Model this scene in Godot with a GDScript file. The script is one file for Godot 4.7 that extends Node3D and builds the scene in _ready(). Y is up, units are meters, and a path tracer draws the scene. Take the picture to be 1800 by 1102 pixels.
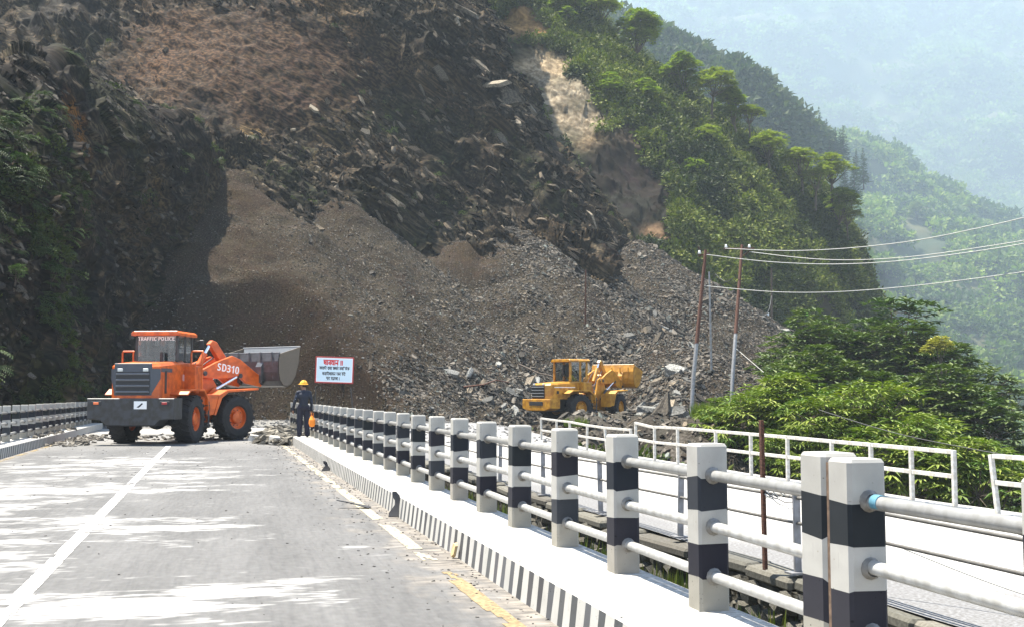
extends Node3D
# A landslide over a mountain road, seen from a car on a small concrete bridge.
# World: y up, metres, the viewer stands at x 0, z 0 and looks along -z. The bridge runs off 14.4 degrees to the left of that.
const PSI := 0.25203
const EYE := 1.6
var rng := RandomNumberGenerator.new()
var taken := {}
var M := {}
var n_big := FastNoiseLite.new()
var n_mid := FastNoiseLite.new()
var n_fine := FastNoiseLite.new()
var n_cell := FastNoiseLite.new()
var bed_a := Vector3(0.70, -0.66, 0.27).normalized()     # along the beds of the schist
var bed_n := Vector3(0.64, 0.74, 0.15).normalized()      # across the beds
var bed_b := Vector3.ZERO


func _ready() -> void:
	rng.seed = 7
	view_and_light()
	noises()
	materials()
	terrain()
	bridge()
	lower_road()
	rubble()
	loaders()
	people()
	sign_board()
	poles_and_wires()
	plants()
	small_things()


func view_and_light() -> void:
	var cam := Camera3D.new()
	cam.name = "camera"
	cam.position = Vector3(0, EYE, 0)
	cam.rotation_degrees = Vector3(4.09, 0, 0)
	cam.fov = 30.81
	cam.near = 0.2
	cam.far = 4000.0
	add_child(cam)
	cam.current = true
	var e := Environment.new()
	var sky := ProceduralSkyMaterial.new()
	sky.sky_top_color = Color(0.50, 0.63, 0.82)
	sky.sky_horizon_color = Color(0.98, 0.985, 0.99)
	sky.sky_curve = 0.3
	sky.ground_bottom_color = Color(0.3, 0.32, 0.3)
	sky.ground_horizon_color = Color(0.7, 0.76, 0.8)
	sky.sun_angle_max = 30.0
	sky.sun_curve = 0.12
	sky.sky_energy_multiplier = 0.8
	var s := Sky.new()
	s.sky_material = sky
	e.background_mode = Environment.BG_SKY
	e.sky = s
	e.background_energy_multiplier = 1.0
	e.tonemap_mode = Environment.TONE_MAPPER_LINEAR
	e.tonemap_exposure = 3.8
	e.fog_enabled = true
	e.fog_density = 0.0003
	e.fog_light_color = Color(0.88, 0.95, 1.0)
	e.sdfgi_enabled = true
	e.ssao_enabled = true
	e.ssil_enabled = true
	e.volumetric_fog_enabled = true
	e.volumetric_fog_density = 0.0
	var mist := FogVolume.new()                           # the sunlit haze that hangs in the valley behind the spurs
	mist.name = "valley_haze"
	mist.size = Vector3(1300, 420, 438)
	mist.position = Vector3(380, 130, -661)
	var fm := FogMaterial.new()
	fm.density = 0.0013
	fm.albedo = Color(0.84, 0.93, 1.0)
	mist.material = fm
	add_child(mist)
	var veil := FogVolume.new()                           # a thinner veil in the side valley in front of it
	veil.name = "side_valley_haze"
	veil.size = Vector3(700, 300, 230)
	veil.position = Vector3(330, 90, -324)
	var vm := FogMaterial.new()
	vm.density = 0.0016
	vm.albedo = Color(0.80, 0.92, 1.0)
	veil.material = vm
	add_child(veil)
	var we := WorldEnvironment.new()
	we.name = "air"
	we.environment = e
	add_child(we)
	var sun := DirectionalLight3D.new()
	sun.name = "sun"
	sun.light_energy = 1.6
	sun.light_color = Color(1.0, 0.97, 0.915)
	sun.light_angular_distance = 0.5
	sun.shadow_enabled = true
	add_child(sun)
	sun.look_at_from_position(Vector3(0, 50, 0), Vector3(0, 50, 0) - Vector3(-0.28, 0.94, -0.19), Vector3.UP)


# ---------------------------------------------------------------- helpers
func P(u: float, v: float, d: float) -> Vector3:          # the point at depth d seen at (u, v) of the 1800 x 1102 photograph
	var p := Basis(Vector3.RIGHT, deg_to_rad(4.09)) * Vector3((u - 900.0) / 2000.0, (551.0 - v) / 2000.0, -1.0)
	return p * (d / -p.z) + Vector3(0, EYE, 0)


func B(r: float, h: float, b: float) -> Vector3:          # bridge coordinates: r to the right, h up, b along the bridge
	return Vector3(r * cos(PSI) - b * sin(PSI), h, -(b * cos(PSI) + r * sin(PSI)))


func to_bridge(p: Vector3) -> Vector2:                    # (r, b) of a world point
	return Vector2(p.x * cos(PSI) - p.z * sin(PSI), -p.x * sin(PSI) - p.z * cos(PSI))


func numbered(called: String) -> String:
	var n: int = taken.get(called, 0)
	taken[called] = n + 1
	return called if n == 0 else "%s_%03d" % [called, n]


func tag(o: Node, label := "", category := "", group := "", kind := "") -> Node:
	if label: o.set_meta("label", label)
	if category: o.set_meta("category", category)
	if group: o.set_meta("group", group)
	if kind: o.set_meta("kind", kind)
	return o


func thing(called: String, at := Vector3.ZERO, turn := 0.0) -> Node3D:
	var o := Node3D.new()
	o.name = numbered(called)
	o.position = at
	o.rotation.y = turn
	add_child(o, true)
	return o


func put(called: String, m: Mesh, mat: Material, parent: Node = null) -> MeshInstance3D:
	var o := MeshInstance3D.new()
	o.mesh = m
	o.material_override = mat
	if parent == null:
		o.name = numbered(called)
		add_child(o, true)
	else:
		var k := 0
		var nm := called
		while parent.get_node_or_null(NodePath(nm)) != null:
			k += 1
			nm = "%s_%03d" % [called, k]
		o.name = nm
		parent.add_child(o, true)
	return o


func again(o: Node3D, at: Vector3, turn: float, scale_by := Vector3.ONE) -> Node3D:
	var c: Node3D = o.duplicate()
	c.name = numbered(String(o.name).rstrip("_0123456789"))
	add_child(c, true)
	c.position = at
	c.rotation = Vector3(0, turn, 0)
	c.scale = scale_by
	return c


func scatter(called: String, mesh: Mesh, mat: Material, where: Array, tints: Array, parent: Node = null) -> MultiMeshInstance3D:
	var mm := MultiMesh.new()
	mm.transform_format = MultiMesh.TRANSFORM_3D
	mm.use_colors = true
	mm.mesh = mesh
	mm.instance_count = where.size()
	var buf := PackedFloat32Array()
	buf.resize(where.size() * 16)
	var k := 0
	for i in where.size():
		var t: Transform3D = where[i]
		var c: Color = tints[i]
		var x := t.basis.x
		var y := t.basis.y
		var z := t.basis.z
		buf[k] = x.x; buf[k + 1] = y.x; buf[k + 2] = z.x; buf[k + 3] = t.origin.x
		buf[k + 4] = x.y; buf[k + 5] = y.y; buf[k + 6] = z.y; buf[k + 7] = t.origin.y
		buf[k + 8] = x.z; buf[k + 9] = y.z; buf[k + 10] = z.z; buf[k + 11] = t.origin.z
		buf[k + 12] = c.r; buf[k + 13] = c.g; buf[k + 14] = c.b; buf[k + 15] = 1.0
		k += 16
	mm.buffer = buf
	var o := MultiMeshInstance3D.new()
	o.multimesh = mm
	o.material_override = mat
	o.name = numbered(called) if parent == null else called
	(self if parent == null else parent).add_child(o, true)
	o.set_meta("kind", "stuff")
	return o


func rnd(a: float, b: float) -> float:
	return rng.randf_range(a, b)


func gray(x: float) -> Color:
	return Color(x, x, x)


func spin() -> Basis:
	return Basis.from_euler(Vector3(rnd(-PI, PI), rnd(-PI, PI), rnd(-PI, PI)))


class MB:                                                 # collects faces; faces are given counter-clockwise seen from outside
	var v := PackedVector3Array()
	var n := PackedVector3Array()
	var c := PackedColorArray()
	var t := PackedVector2Array()
	var col := Color.WHITE
	var xf := Transform3D.IDENTITY

	func tri(a: Vector3, b: Vector3, d: Vector3) -> void:
		a = xf * a; b = xf * b; d = xf * d
		var m := (b - a).cross(d - a).normalized()
		v.append(a); v.append(d); v.append(b)
		for i in 3:
			n.append(m); c.append(col); t.append(Vector2.ZERO)

	func tris(a: Vector3, b: Vector3, d: Vector3, na: Vector3, nb: Vector3, nd: Vector3) -> void:
		v.append(xf * a); v.append(xf * d); v.append(xf * b)
		n.append((xf.basis * na).normalized()); n.append((xf.basis * nd).normalized()); n.append((xf.basis * nb).normalized())
		for i in 3:
			c.append(col); t.append(Vector2.ZERO)

	func quad(a: Vector3, b: Vector3, d: Vector3, e: Vector3) -> void:
		tri(a, b, d)
		tri(a, d, e)

	func face(pts: Array, out: Vector3) -> void:          # a flat polygon, turned so that it looks along out
		var m: Vector3 = (pts[1] - pts[0]).cross(pts[2] - pts[0])
		var flip := m.dot(out) < 0
		for i in range(1, pts.size() - 1):
			if flip: tri(pts[0], pts[i + 1], pts[i])
			else: tri(pts[0], pts[i], pts[i + 1])

	func box(at: Vector3, size: Vector3, bev := 0.0, turn := Basis.IDENTITY) -> void:
		var keep := xf
		xf = xf * Transform3D(turn, at)
		var h := size / 2
		var b := minf(bev, minf(h.x, minf(h.y, h.z)) * 0.9)
		if b <= 0.0:
			for s: float in [-1.0, 1.0]:
				face([Vector3(s * h.x, -h.y, -h.z), Vector3(s * h.x, h.y, -h.z), Vector3(s * h.x, h.y, h.z), Vector3(s * h.x, -h.y, h.z)], Vector3(s, 0, 0))
				face([Vector3(-h.x, s * h.y, -h.z), Vector3(h.x, s * h.y, -h.z), Vector3(h.x, s * h.y, h.z), Vector3(-h.x, s * h.y, h.z)], Vector3(0, s, 0))
				face([Vector3(-h.x, -h.y, s * h.z), Vector3(h.x, -h.y, s * h.z), Vector3(h.x, h.y, s * h.z), Vector3(-h.x, h.y, s * h.z)], Vector3(0, 0, s))
		else:
			var g := h - Vector3(b, b, b)
			for s: float in [-1.0, 1.0]:
				face([Vector3(s * h.x, -g.y, -g.z), Vector3(s * h.x, g.y, -g.z), Vector3(s * h.x, g.y, g.z), Vector3(s * h.x, -g.y, g.z)], Vector3(s, 0, 0))
				face([Vector3(-g.x, s * h.y, -g.z), Vector3(g.x, s * h.y, -g.z), Vector3(g.x, s * h.y, g.z), Vector3(-g.x, s * h.y, g.z)], Vector3(0, s, 0))
				face([Vector3(-g.x, -g.y, s * h.z), Vector3(g.x, -g.y, s * h.z), Vector3(g.x, g.y, s * h.z), Vector3(-g.x, g.y, s * h.z)], Vector3(0, 0, s))
				for q: float in [-1.0, 1.0]:
					face([Vector3(s * h.x, q * g.y, -g.z), Vector3(s * h.x, q * g.y, g.z), Vector3(s * g.x, q * h.y, g.z), Vector3(s * g.x, q * h.y, -g.z)], Vector3(s, q, 0))
					face([Vector3(s * h.x, -g.y, q * g.z), Vector3(s * h.x, g.y, q * g.z), Vector3(s * g.x, g.y, q * h.z), Vector3(s * g.x, -g.y, q * h.z)], Vector3(s, 0, q))
					face([Vector3(-g.x, s * h.y, q * g.z), Vector3(g.x, s * h.y, q * g.z), Vector3(g.x, s * g.y, q * h.z), Vector3(-g.x, s * g.y, q * h.z)], Vector3(0, s, q))
					for w: float in [-1.0, 1.0]:
						face([Vector3(s * h.x, q * g.y, w * g.z), Vector3(s * g.x, q * h.y, w * g.z), Vector3(s * g.x, q * g.y, w * h.z)], Vector3(s, q, w))
		xf = keep

	func tube(pts: Array, radii: Array, seg := 8, caps := true) -> void:
		var prev: Array = []
		var prevn: Array = []
		var side := Vector3.ZERO
		for i in pts.size():
			var p: Vector3 = pts[i]
			var dir: Vector3 = (pts[mini(i + 1, pts.size() - 1)] - pts[maxi(i - 1, 0)]).normalized()
			if side == Vector3.ZERO:
				side = dir.cross(Vector3.UP if absf(dir.y) < 0.9 else Vector3.RIGHT).normalized()
			else:
				side = (side - dir * side.dot(dir)).normalized()
			var other := dir.cross(side)
			var r: float = radii[mini(i, radii.size() - 1)]
			var ring: Array = []
			var ringn: Array = []
			for k in seg:
				var a := TAU * k / seg
				var o := side * cos(a) + other * sin(a)
				ring.append(p + o * r)
				ringn.append(o)
			if i > 0:
				for k in seg:
					var l := (k + 1) % seg
					tris(prev[k], prev[l], ring[l], prevn[k], prevn[l], ringn[l])
					tris(prev[k], ring[l], ring[k], prevn[k], ringn[l], ringn[k])
			elif caps:
				face(ring, -dir)
			if caps and i == pts.size() - 1:
				face(ring, dir)
			prev = ring
			prevn = ringn

	func prism(poly: Array, a: Vector3, right: Vector3, up: Vector3, depth: float, bev := 0.0) -> void:   # a polygon of (x, y) in the plane right, up at a, pushed depth both ways
		var ax := right.cross(up).normalized()
		var pv := PackedVector2Array(poly)
		var ccw := not Geometry2D.is_polygon_clockwise(pv)
		var idx := Geometry2D.triangulate_polygon(pv)
		var mid := Vector2.ZERO
		for q in pv: mid += q
		mid /= pv.size()
		var inner := PackedVector2Array()
		for i in pv.size():
			var d0 := (pv[i] - pv[posmod(i - 1, pv.size())]).normalized()
			var d1 := (pv[(i + 1) % pv.size()] - pv[i]).normalized()
			var m := Vector2(-(d0.y + d1.y), d0.x + d1.x).normalized()
			inner.append(pv[i] + m * bev * (1.0 if ccw else -1.0))
		for s: float in [-1.0, 1.0]:
			var use := inner if bev > 0 else pv
			for i in range(0, idx.size(), 3):
				var q: Array = []
				for k in 3:
					var w := use[idx[i + k]]
					q.append(a + right * w.x + up * w.y + ax * s * depth / 2)
				face(q, ax * s)
			if bev > 0:
				for i in pv.size():
					var j := (i + 1) % pv.size()
					var ev := pv[j] - pv[i]
					var en := Vector2(ev.y, -ev.x) * (1.0 if ccw else -1.0)
					face([a + right * inner[i].x + up * inner[i].y + ax * s * depth / 2, a + right * inner[j].x + up * inner[j].y + ax * s * depth / 2,
						a + right * pv[j].x + up * pv[j].y + ax * s * (depth / 2 - bev), a + right * pv[i].x + up * pv[i].y + ax * s * (depth / 2 - bev)], ax * s + (right * en.x + up * en.y).normalized())
		var half := depth / 2 - bev
		for i in pv.size():
			var j := (i + 1) % pv.size()
			var ev := pv[j] - pv[i]
			var en := Vector2(ev.y, -ev.x) * (1.0 if ccw else -1.0)
			face([a + right * pv[i].x + up * pv[i].y + ax * half, a + right * pv[j].x + up * pv[j].y + ax * half,
				a + right * pv[j].x + up * pv[j].y - ax * half, a + right * pv[i].x + up * pv[i].y - ax * half], right * en.x + up * en.y)

	func lathe(profile: Array, at: Vector3, axis: Vector3, seg := 24) -> void:   # profile of (radius, along the axis), from one end to the other
		var side := axis.cross(Vector3.UP if absf(axis.y) < 0.9 else Vector3.RIGHT).normalized()
		var other := axis.cross(side)
		for i in profile.size() - 1:
			var p: Vector2 = profile[i]
			var q: Vector2 = profile[i + 1]
			var nn := Vector2(q.y - p.y, -(q.x - p.x)).normalized()
			for k in seg:
				var a0 := TAU * k / seg
				var a1 := TAU * (k + 1) / seg
				var o0 := side * cos(a0) + other * sin(a0)
				var o1 := side * cos(a1) + other * sin(a1)
				var n0 := o0 * nn.x + axis * nn.y
				var n1 := o1 * nn.x + axis * nn.y
				var a := at + o0 * p.x + axis * p.y
				var b := at + o1 * p.x + axis * p.y
				var d := at + o1 * q.x + axis * q.y
				var e := at + o0 * q.x + axis * q.y
				if p.x > 1e-5: tris(a, b, d, n0, n1, n1)
				if q.x > 1e-5: tris(a, d, e, n0, n1, n0)

	func mesh() -> ArrayMesh:
		var m := ArrayMesh.new()
		if v.is_empty(): return m
		var arr: Array = []
		arr.resize(Mesh.ARRAY_MAX)
		arr[Mesh.ARRAY_VERTEX] = v
		arr[Mesh.ARRAY_NORMAL] = n
		arr[Mesh.ARRAY_COLOR] = c
		arr[Mesh.ARRAY_TEX_UV] = t
		m.add_surface_from_arrays(Mesh.PRIMITIVE_TRIANGLES, arr)
		return m


func grid_mesh(pts: PackedVector3Array, nu: int, nv: int, tint: Callable, uvf: Callable) -> Dictionary:   # nu x nv points, rows of nu
	var nrm := PackedVector3Array()
	nrm.resize(nu * nv)
	for j in nv:
		for i in nu:
			var a := pts[j * nu + maxi(i - 1, 0)]
			var b := pts[j * nu + mini(i + 1, nu - 1)]
			var c := pts[maxi(j - 1, 0) * nu + i]
			var d := pts[mini(j + 1, nv - 1) * nu + i]
			nrm[j * nu + i] = (b - a).cross(d - c).normalized()
	var col := PackedColorArray()
	var uv := PackedVector2Array()
	col.resize(nu * nv)
	uv.resize(nu * nv)
	for k in nu * nv:
		col[k] = tint.call(pts[k], nrm[k])
		uv[k] = uvf.call(pts[k])
	var idx := PackedInt32Array()
	idx.resize((nu - 1) * (nv - 1) * 6)
	var w := 0
	for j in nv - 1:
		for i in nu - 1:
			var a := j * nu + i
			idx[w] = a; idx[w + 1] = a + nu + 1; idx[w + 2] = a + 1
			idx[w + 3] = a; idx[w + 4] = a + nu; idx[w + 5] = a + nu + 1
			w += 6
	var arr: Array = []
	arr.resize(Mesh.ARRAY_MAX)
	arr[Mesh.ARRAY_VERTEX] = pts
	arr[Mesh.ARRAY_NORMAL] = nrm
	arr[Mesh.ARRAY_COLOR] = col
	arr[Mesh.ARRAY_TEX_UV] = uv
	arr[Mesh.ARRAY_INDEX] = idx
	var m := ArrayMesh.new()
	m.add_surface_from_arrays(Mesh.PRIMITIVE_TRIANGLES, arr)
	return {"mesh": m, "p": pts, "n": nrm, "nu": nu, "nv": nv}


func spline(a: Vector3, b: Vector3, c: Vector3, d: Vector3, t: float) -> Vector3:
	return 0.5 * (2.0 * b + (c - a) * t + (2.0 * a - 5.0 * b + 4.0 * c - d) * t * t + (3.0 * b - a - 3.0 * c + d) * t * t * t)


func along(ctrl: Array, s: float) -> Vector3:
	var k := clampi(int(s), 0, ctrl.size() - 2)
	return spline(ctrl[maxi(k - 1, 0)], ctrl[k], ctrl[k + 1], ctrl[mini(k + 2, ctrl.size() - 1)], s - k)


func sheet(rows: Array, nu: int, nv: int, disp: Callable) -> PackedVector3Array:   # a smooth sheet through rows of points, then displaced along its normal
	var lines: Array = []
	for r in rows:
		var l: Array = []
		for i in nu:
			l.append(along(r, float(i) / (nu - 1) * (r.size() - 1)))
		lines.append(l)
	var base := PackedVector3Array()
	base.resize(nu * nv)
	for i in nu:
		var column: Array = []
		for l in lines: column.append(l[i])
		for j in nv:
			base[j * nu + i] = along(column, float(j) / (nv - 1) * (rows.size() - 1))
	var out := base.duplicate()
	for j in nv:
		for i in nu:
			var a := base[j * nu + maxi(i - 1, 0)]
			var b := base[j * nu + mini(i + 1, nu - 1)]
			var c := base[maxi(j - 1, 0) * nu + i]
			var d := base[mini(j + 1, nv - 1) * nu + i]
			var p := base[j * nu + i]
			out[j * nu + i] = p + (b - a).cross(d - c).normalized() * float(disp.call(p))
	return out


func rows_of(table: Array) -> Array:                      # rows of [v, u, depth, u, depth ...] or [NAN, u, v, depth, ...] as points
	var rows: Array = []
	for r in table:
		var l: Array = []
		if is_nan(r[0]):
			for k in range(1, r.size(), 3): l.append(P(r[k], r[k + 1], r[k + 2]))
		else:
			for k in range(1, r.size(), 2): l.append(P(r[k], r[0], r[k + 1]))
		rows.append(l)
	return rows


func noises() -> void:
	bed_b = bed_a.cross(bed_n).normalized()
	var k := 0
	for n: FastNoiseLite in [n_big, n_mid, n_fine, n_cell]:
		n.seed = 11 + k
		n.noise_type = FastNoiseLite.TYPE_SIMPLEX_SMOOTH
		n.fractal_octaves = [3, 3, 3, 1][k]
		n.frequency = [0.035, 0.16, 0.8, 0.35][k]
		k += 1
	n_cell.noise_type = FastNoiseLite.TYPE_CELLULAR
	n_cell.cellular_return_type = FastNoiseLite.RETURN_CELL_VALUE


# ---------------------------------------------------------------- materials
func noise_image(size: int, freq: float, octaves: int, sd: int, kind := FastNoiseLite.TYPE_SIMPLEX_SMOOTH) -> Image:
	var n := FastNoiseLite.new()
	n.seed = sd
	n.noise_type = kind
	n.frequency = freq
	n.fractal_octaves = octaves
	return n.get_seamless_image(size, size)


func toned(im: Image, lo: Color, hi: Color, gain := 1.0) -> ImageTexture:   # a grey picture spread between two colours
	var w := im.get_width()
	var h := im.get_height()
	var src := im.get_data()
	var out := PackedByteArray()
	out.resize(w * h * 3)
	var ramp := PackedByteArray()
	for i in 256:
		var c := lo.lerp(hi, clampf((i / 255.0 - 0.5) * gain + 0.5, 0, 1))
		ramp.append(int(c.r * 255)); ramp.append(int(c.g * 255)); ramp.append(int(c.b * 255))
	for i in w * h:
		var g := src[i] * 3
		out[i * 3] = ramp[g]; out[i * 3 + 1] = ramp[g + 1]; out[i * 3 + 2] = ramp[g + 2]
	return ImageTexture.create_from_image(Image.create_from_data(w, h, false, Image.FORMAT_RGB8, out))


func mat(lin: Color, rough := 0.8, metal := 0.0) -> StandardMaterial3D:
	var m := StandardMaterial3D.new()
	m.albedo_color = lin.linear_to_srgb()
	m.roughness = rough
	m.metallic = metal
	return m


func worn(lin: Color, rough: float, tex: Texture2D, scale_by: float, metal := 0.0, bump := 0.0) -> StandardMaterial3D:   # with a stain texture over it in all directions
	var m := mat(lin, rough, metal)
	m.albedo_texture = tex
	m.uv1_triplanar = true
	m.uv1_scale = Vector3.ONE * scale_by
	m.vertex_color_use_as_albedo = true
	if bump > 0:
		m.heightmap_enabled = true
		m.heightmap_texture = tex
		m.heightmap_scale = bump
	return m


func pitted() -> ImageTexture:                            # old paint on concrete: small pits, faint runs
	var base := noise_image(512, 0.01, 4, 31)
	var im := Image.create(512, 512, false, Image.FORMAT_RGB8)
	var g := RandomNumberGenerator.new()
	g.seed = 4
	for y in 512:
		for x in 512:
			var v := 0.92 + 0.07 * base.get_pixel(x, y).r + g.randf_range(-0.012, 0.012)
			im.set_pixel(x, y, Color(v, v * 0.995, v * 0.985))
	for k in 150:
		var c := Vector2i(g.randi_range(3, 508), g.randi_range(3, 508))
		var r := g.randi_range(1, 3) if k % 4 == 0 else 1
		var d := g.randf_range(0.35, 0.8)
		for y in range(-r, r + 1):
			for x in range(-r, r + 1):
				if x * x + y * y <= r * r: im.set_pixelv(c + Vector2i(x, y), Color(d, d * 0.97, d * 0.92))
	for k in 26:
		var x := g.randi_range(4, 507)
		var y0 := g.randi_range(0, 400)
		for y in g.randi_range(30, 110):
			var c := im.get_pixel(x, y0 + y)
			im.set_pixel(x, y0 + y, c * 0.90)
			im.set_pixel(x + 1, y0 + y, im.get_pixel(x + 1, y0 + y) * 0.95)
	return ImageTexture.create_from_image(im)


func materials() -> void:
	var fine := noise_image(512, 0.03, 5, 3)
	var blot := noise_image(512, 0.008, 5, 5)
	var grime := toned(blot, Color(0.86, 0.85, 0.83), Color(1, 1, 1), 1.8)
	var speck := toned(fine, Color(0.55, 0.54, 0.52), Color(1, 1, 1), 1.8)
	var dust := toned(blot, Color(0.80, 0.74, 0.66), Color(1, 1, 1), 2.0)
	# schist: UVs run along and across the beds
	var rock := StandardMaterial3D.new()
	rock.vertex_color_use_as_albedo = true
	rock.albedo_texture = toned(noise_image(1024, 0.010, 4, 21), Color(0.45, 0.44, 0.43), Color(1, 0.98, 0.95), 2.4)
	rock.roughness = 0.75
	rock.metallic_specular = 0.12
	M.rock = rock
	M.far_rock = rock.duplicate()
	M.far_rock.albedo_texture = toned(blot, Color(0.7, 0.68, 0.66), Color(1, 1, 1), 1.6)
	var earth := StandardMaterial3D.new()
	earth.vertex_color_use_as_albedo = true
	earth.albedo_texture = speck
	earth.uv1_triplanar = true
	earth.uv1_world_triplanar = true
	earth.uv1_scale = Vector3.ONE * 0.35
	earth.heightmap_enabled = true
	earth.heightmap_texture = speck
	earth.heightmap_scale = 6.0
	earth.roughness = 0.95
	earth.metallic_specular = 0.08
	M.earth = earth
	var stone := StandardMaterial3D.new()
	stone.vertex_color_use_as_albedo = true
	stone.albedo_texture = speck
	stone.uv1_triplanar = true
	stone.uv1_scale = Vector3.ONE * 0.8
	stone.roughness = 0.7
	stone.metallic_specular = 0.25
	M.stone = stone
	M.dull_stone = stone.duplicate()
	M.dull_stone.roughness = 0.9
	M.dull_stone.metallic_specular = 0.1
	M.paint = worn(Color.WHITE, 0.65, pitted(), 1.0)
	M.paint.metallic_specular = 0.25
	M.concrete = worn(Color.WHITE, 0.85, toned(fine, Color(0.74, 0.73, 0.71), Color(1, 1, 1), 1.5), 1.1, 0.0, 0.3)
	M.pipe = worn(Color.WHITE, 0.35, grime, 2.2)
	M.white_metal = worn(Color(0.52, 0.51, 0.48), 0.5, grime, 1.7)
	M.rust = worn(Color(0.13, 0.05, 0.028), 0.9, speck, 2.0)
	M.zinc = worn(Color(0.25, 0.255, 0.26), 0.5, grime, 1.0, 0.2)
	M.wire = mat(Color(0.36, 0.36, 0.33), 0.6)
	M.dark_wire = mat(Color(0.05, 0.05, 0.05), 0.7)
	M.orange = worn(Color(0.64, 0.120, 0.008), 0.38, dust, 0.6)
	M.yellow = worn(Color(0.50, 0.25, 0.018), 0.42, dust, 0.6)
	M.iron = worn(Color(0.038, 0.040, 0.044), 0.55, dust, 0.8)
	M.steel = worn(Color(0.115, 0.12, 0.13), 0.40, grime, 0.9, 0.4)
	M.tyre = worn(Color(0.022, 0.022, 0.023), 0.9, toned(blot, Color(0.75, 0.72, 0.7), Color(1, 1, 1), 1.5), 0.7)
	M.chrome = mat(Color(0.75, 0.76, 0.78), 0.15, 1.0)
	M.black = mat(Color(0.018, 0.018, 0.02), 0.6)
	M.white = mat(Color(0.78, 0.78, 0.76), 0.6)
	M.red = mat(Color(0.35, 0.02, 0.02), 0.5)
	M.lamp_orange = mat(Color(0.75, 0.16, 0.04), 0.25)
	var glass := StandardMaterial3D.new()
	glass.transparency = BaseMaterial3D.TRANSPARENCY_ALPHA
	glass.albedo_color = Color(0.20, 0.26, 0.27, 0.20)
	glass.roughness = 0.03
	M.glass = glass
	M.tinted = mat(Color(1, 1, 1), 0.8)
	M.tinted.vertex_color_use_as_albedo = true
	var leaf := StandardMaterial3D.new()
	leaf.vertex_color_use_as_albedo = true
	leaf.roughness = 0.62
	leaf.metallic_specular = 0.28
	leaf.backlight_enabled = true
	leaf.backlight = Color(0.55, 0.62, 0.20)
	M.leaf = leaf
	var far := StandardMaterial3D.new()
	far.vertex_color_use_as_albedo = true
	far.roughness = 0.8
	far.backlight_enabled = true
	far.backlight = Color(0.7, 0.8, 0.35)
	M.far_leaf = far
	M.bark = worn(Color(0.13, 0.10, 0.075), 0.9, speck, 1.0)
	M.turf = worn(Color.WHITE, 0.95, toned(fine, Color(0.55, 0.55, 0.5), Color(1, 1, 1), 1.5), 0.25)


# ---------------------------------------------------------------- terrain
func bed(p: Vector3) -> Vector3:
	return Vector3(p.dot(bed_a), p.dot(bed_n), p.dot(bed_b))


func rock_push(p: Vector3, amount := 1.0) -> float:       # how far a rock face stands proud: broad bulges, then ledges along the beds
	var q := bed(p)
	var big := n_big.get_noise_3dv(p) * 3.6
	var mid := n_mid.get_noise_3d(q.x * 0.45, q.y * 1.3, q.z * 0.45) * 1.7
	var s := q.y * 0.42 + n_big.get_noise_3dv(p * 2.3) * 1.9
	var ledge := (s - floorf(s))
	ledge = ledge * ledge * 1.5 * clampf(0.5 + 1.4 * n_mid.get_noise_3dv(p * 0.5), 0.0, 1.0)
	var s2 := q.y * 1.35 + n_mid.get_noise_3dv(p) * 0.8
	var ledge2 := (s2 - floorf(s2)) * 0.5 * clampf(0.6 + 1.6 * n_mid.get_noise_3dv(p * 0.8 + Vector3(9, 2, 5)), 0.0, 1.0)
	var block := n_cell.get_noise_3d(q.x * 0.55, q.y * 1.9, q.z * 0.7) * 0.42
	for e in chutes:
		var k := clampf(1.5 - p.distance_to(e[0]) / e[1], 0.0, 1.0)
		if k > 0:
			mid *= 1.0 - k * 0.85; big *= 1.0 - k * 0.4; ledge *= 1.0 - k; ledge2 *= 1.0 - k; block *= 1.0 - k
	return (big + mid + ledge + ledge2 + block + n_fine.get_noise_3d(q.x * 0.5, q.y * 1.4, q.z * 0.5) * 0.35) * amount


func rock_uv(p: Vector3) -> Vector2:
	return Vector2((p.dot(bed_a) + p.dot(bed_b) * 0.8) / 6.0, p.dot(bed_n) / 4.0)


func near(p: Vector3, c: Vector3, r: float) -> float:
	return clampf(1.35 - p.distance_to(c) / r + n_mid.get_noise_3dv(p) * 0.5, 0.0, 1.0)


var stains: Array = []
var chutes: Array = []


func rock_tint(p: Vector3, n: Vector3) -> Color:
	var q := bed(p)
	var a := n_mid.get_noise_3d(q.x * 0.3, q.y * 1.1, q.z * 0.3)
	var b := n_big.get_noise_3dv(p * 1.7 + Vector3(31, 7, 3))
	var c := Color(0.040, 0.034, 0.026)
	c = c.lerp(Color(0.022, 0.022, 0.022), clampf(-a * 2.4, 0, 1))
	c = c.lerp(Color(0.090, 0.073, 0.050), clampf(a * 2.2 - 0.15, 0, 1))
	c = c.lerp(Color(0.034, 0.043, 0.024), clampf(b * 2.6 - 0.2, 0, 0.8))
	c = c.lerp(Color(0.135, 0.122, 0.10), clampf((n_fine.get_noise_3d(q.x * 0.35, q.y * 1.2, q.z * 0.35) - 0.2) * 3.0, 0, 0.8))
	for s in stains:
		var k := near(p, s[0], s[1])
		if k > 0: c = c.lerp(s[2] * (1.0 + 0.5 * a), k * s[3])
	return c * Color(0.74, 0.65, 0.53)


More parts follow.
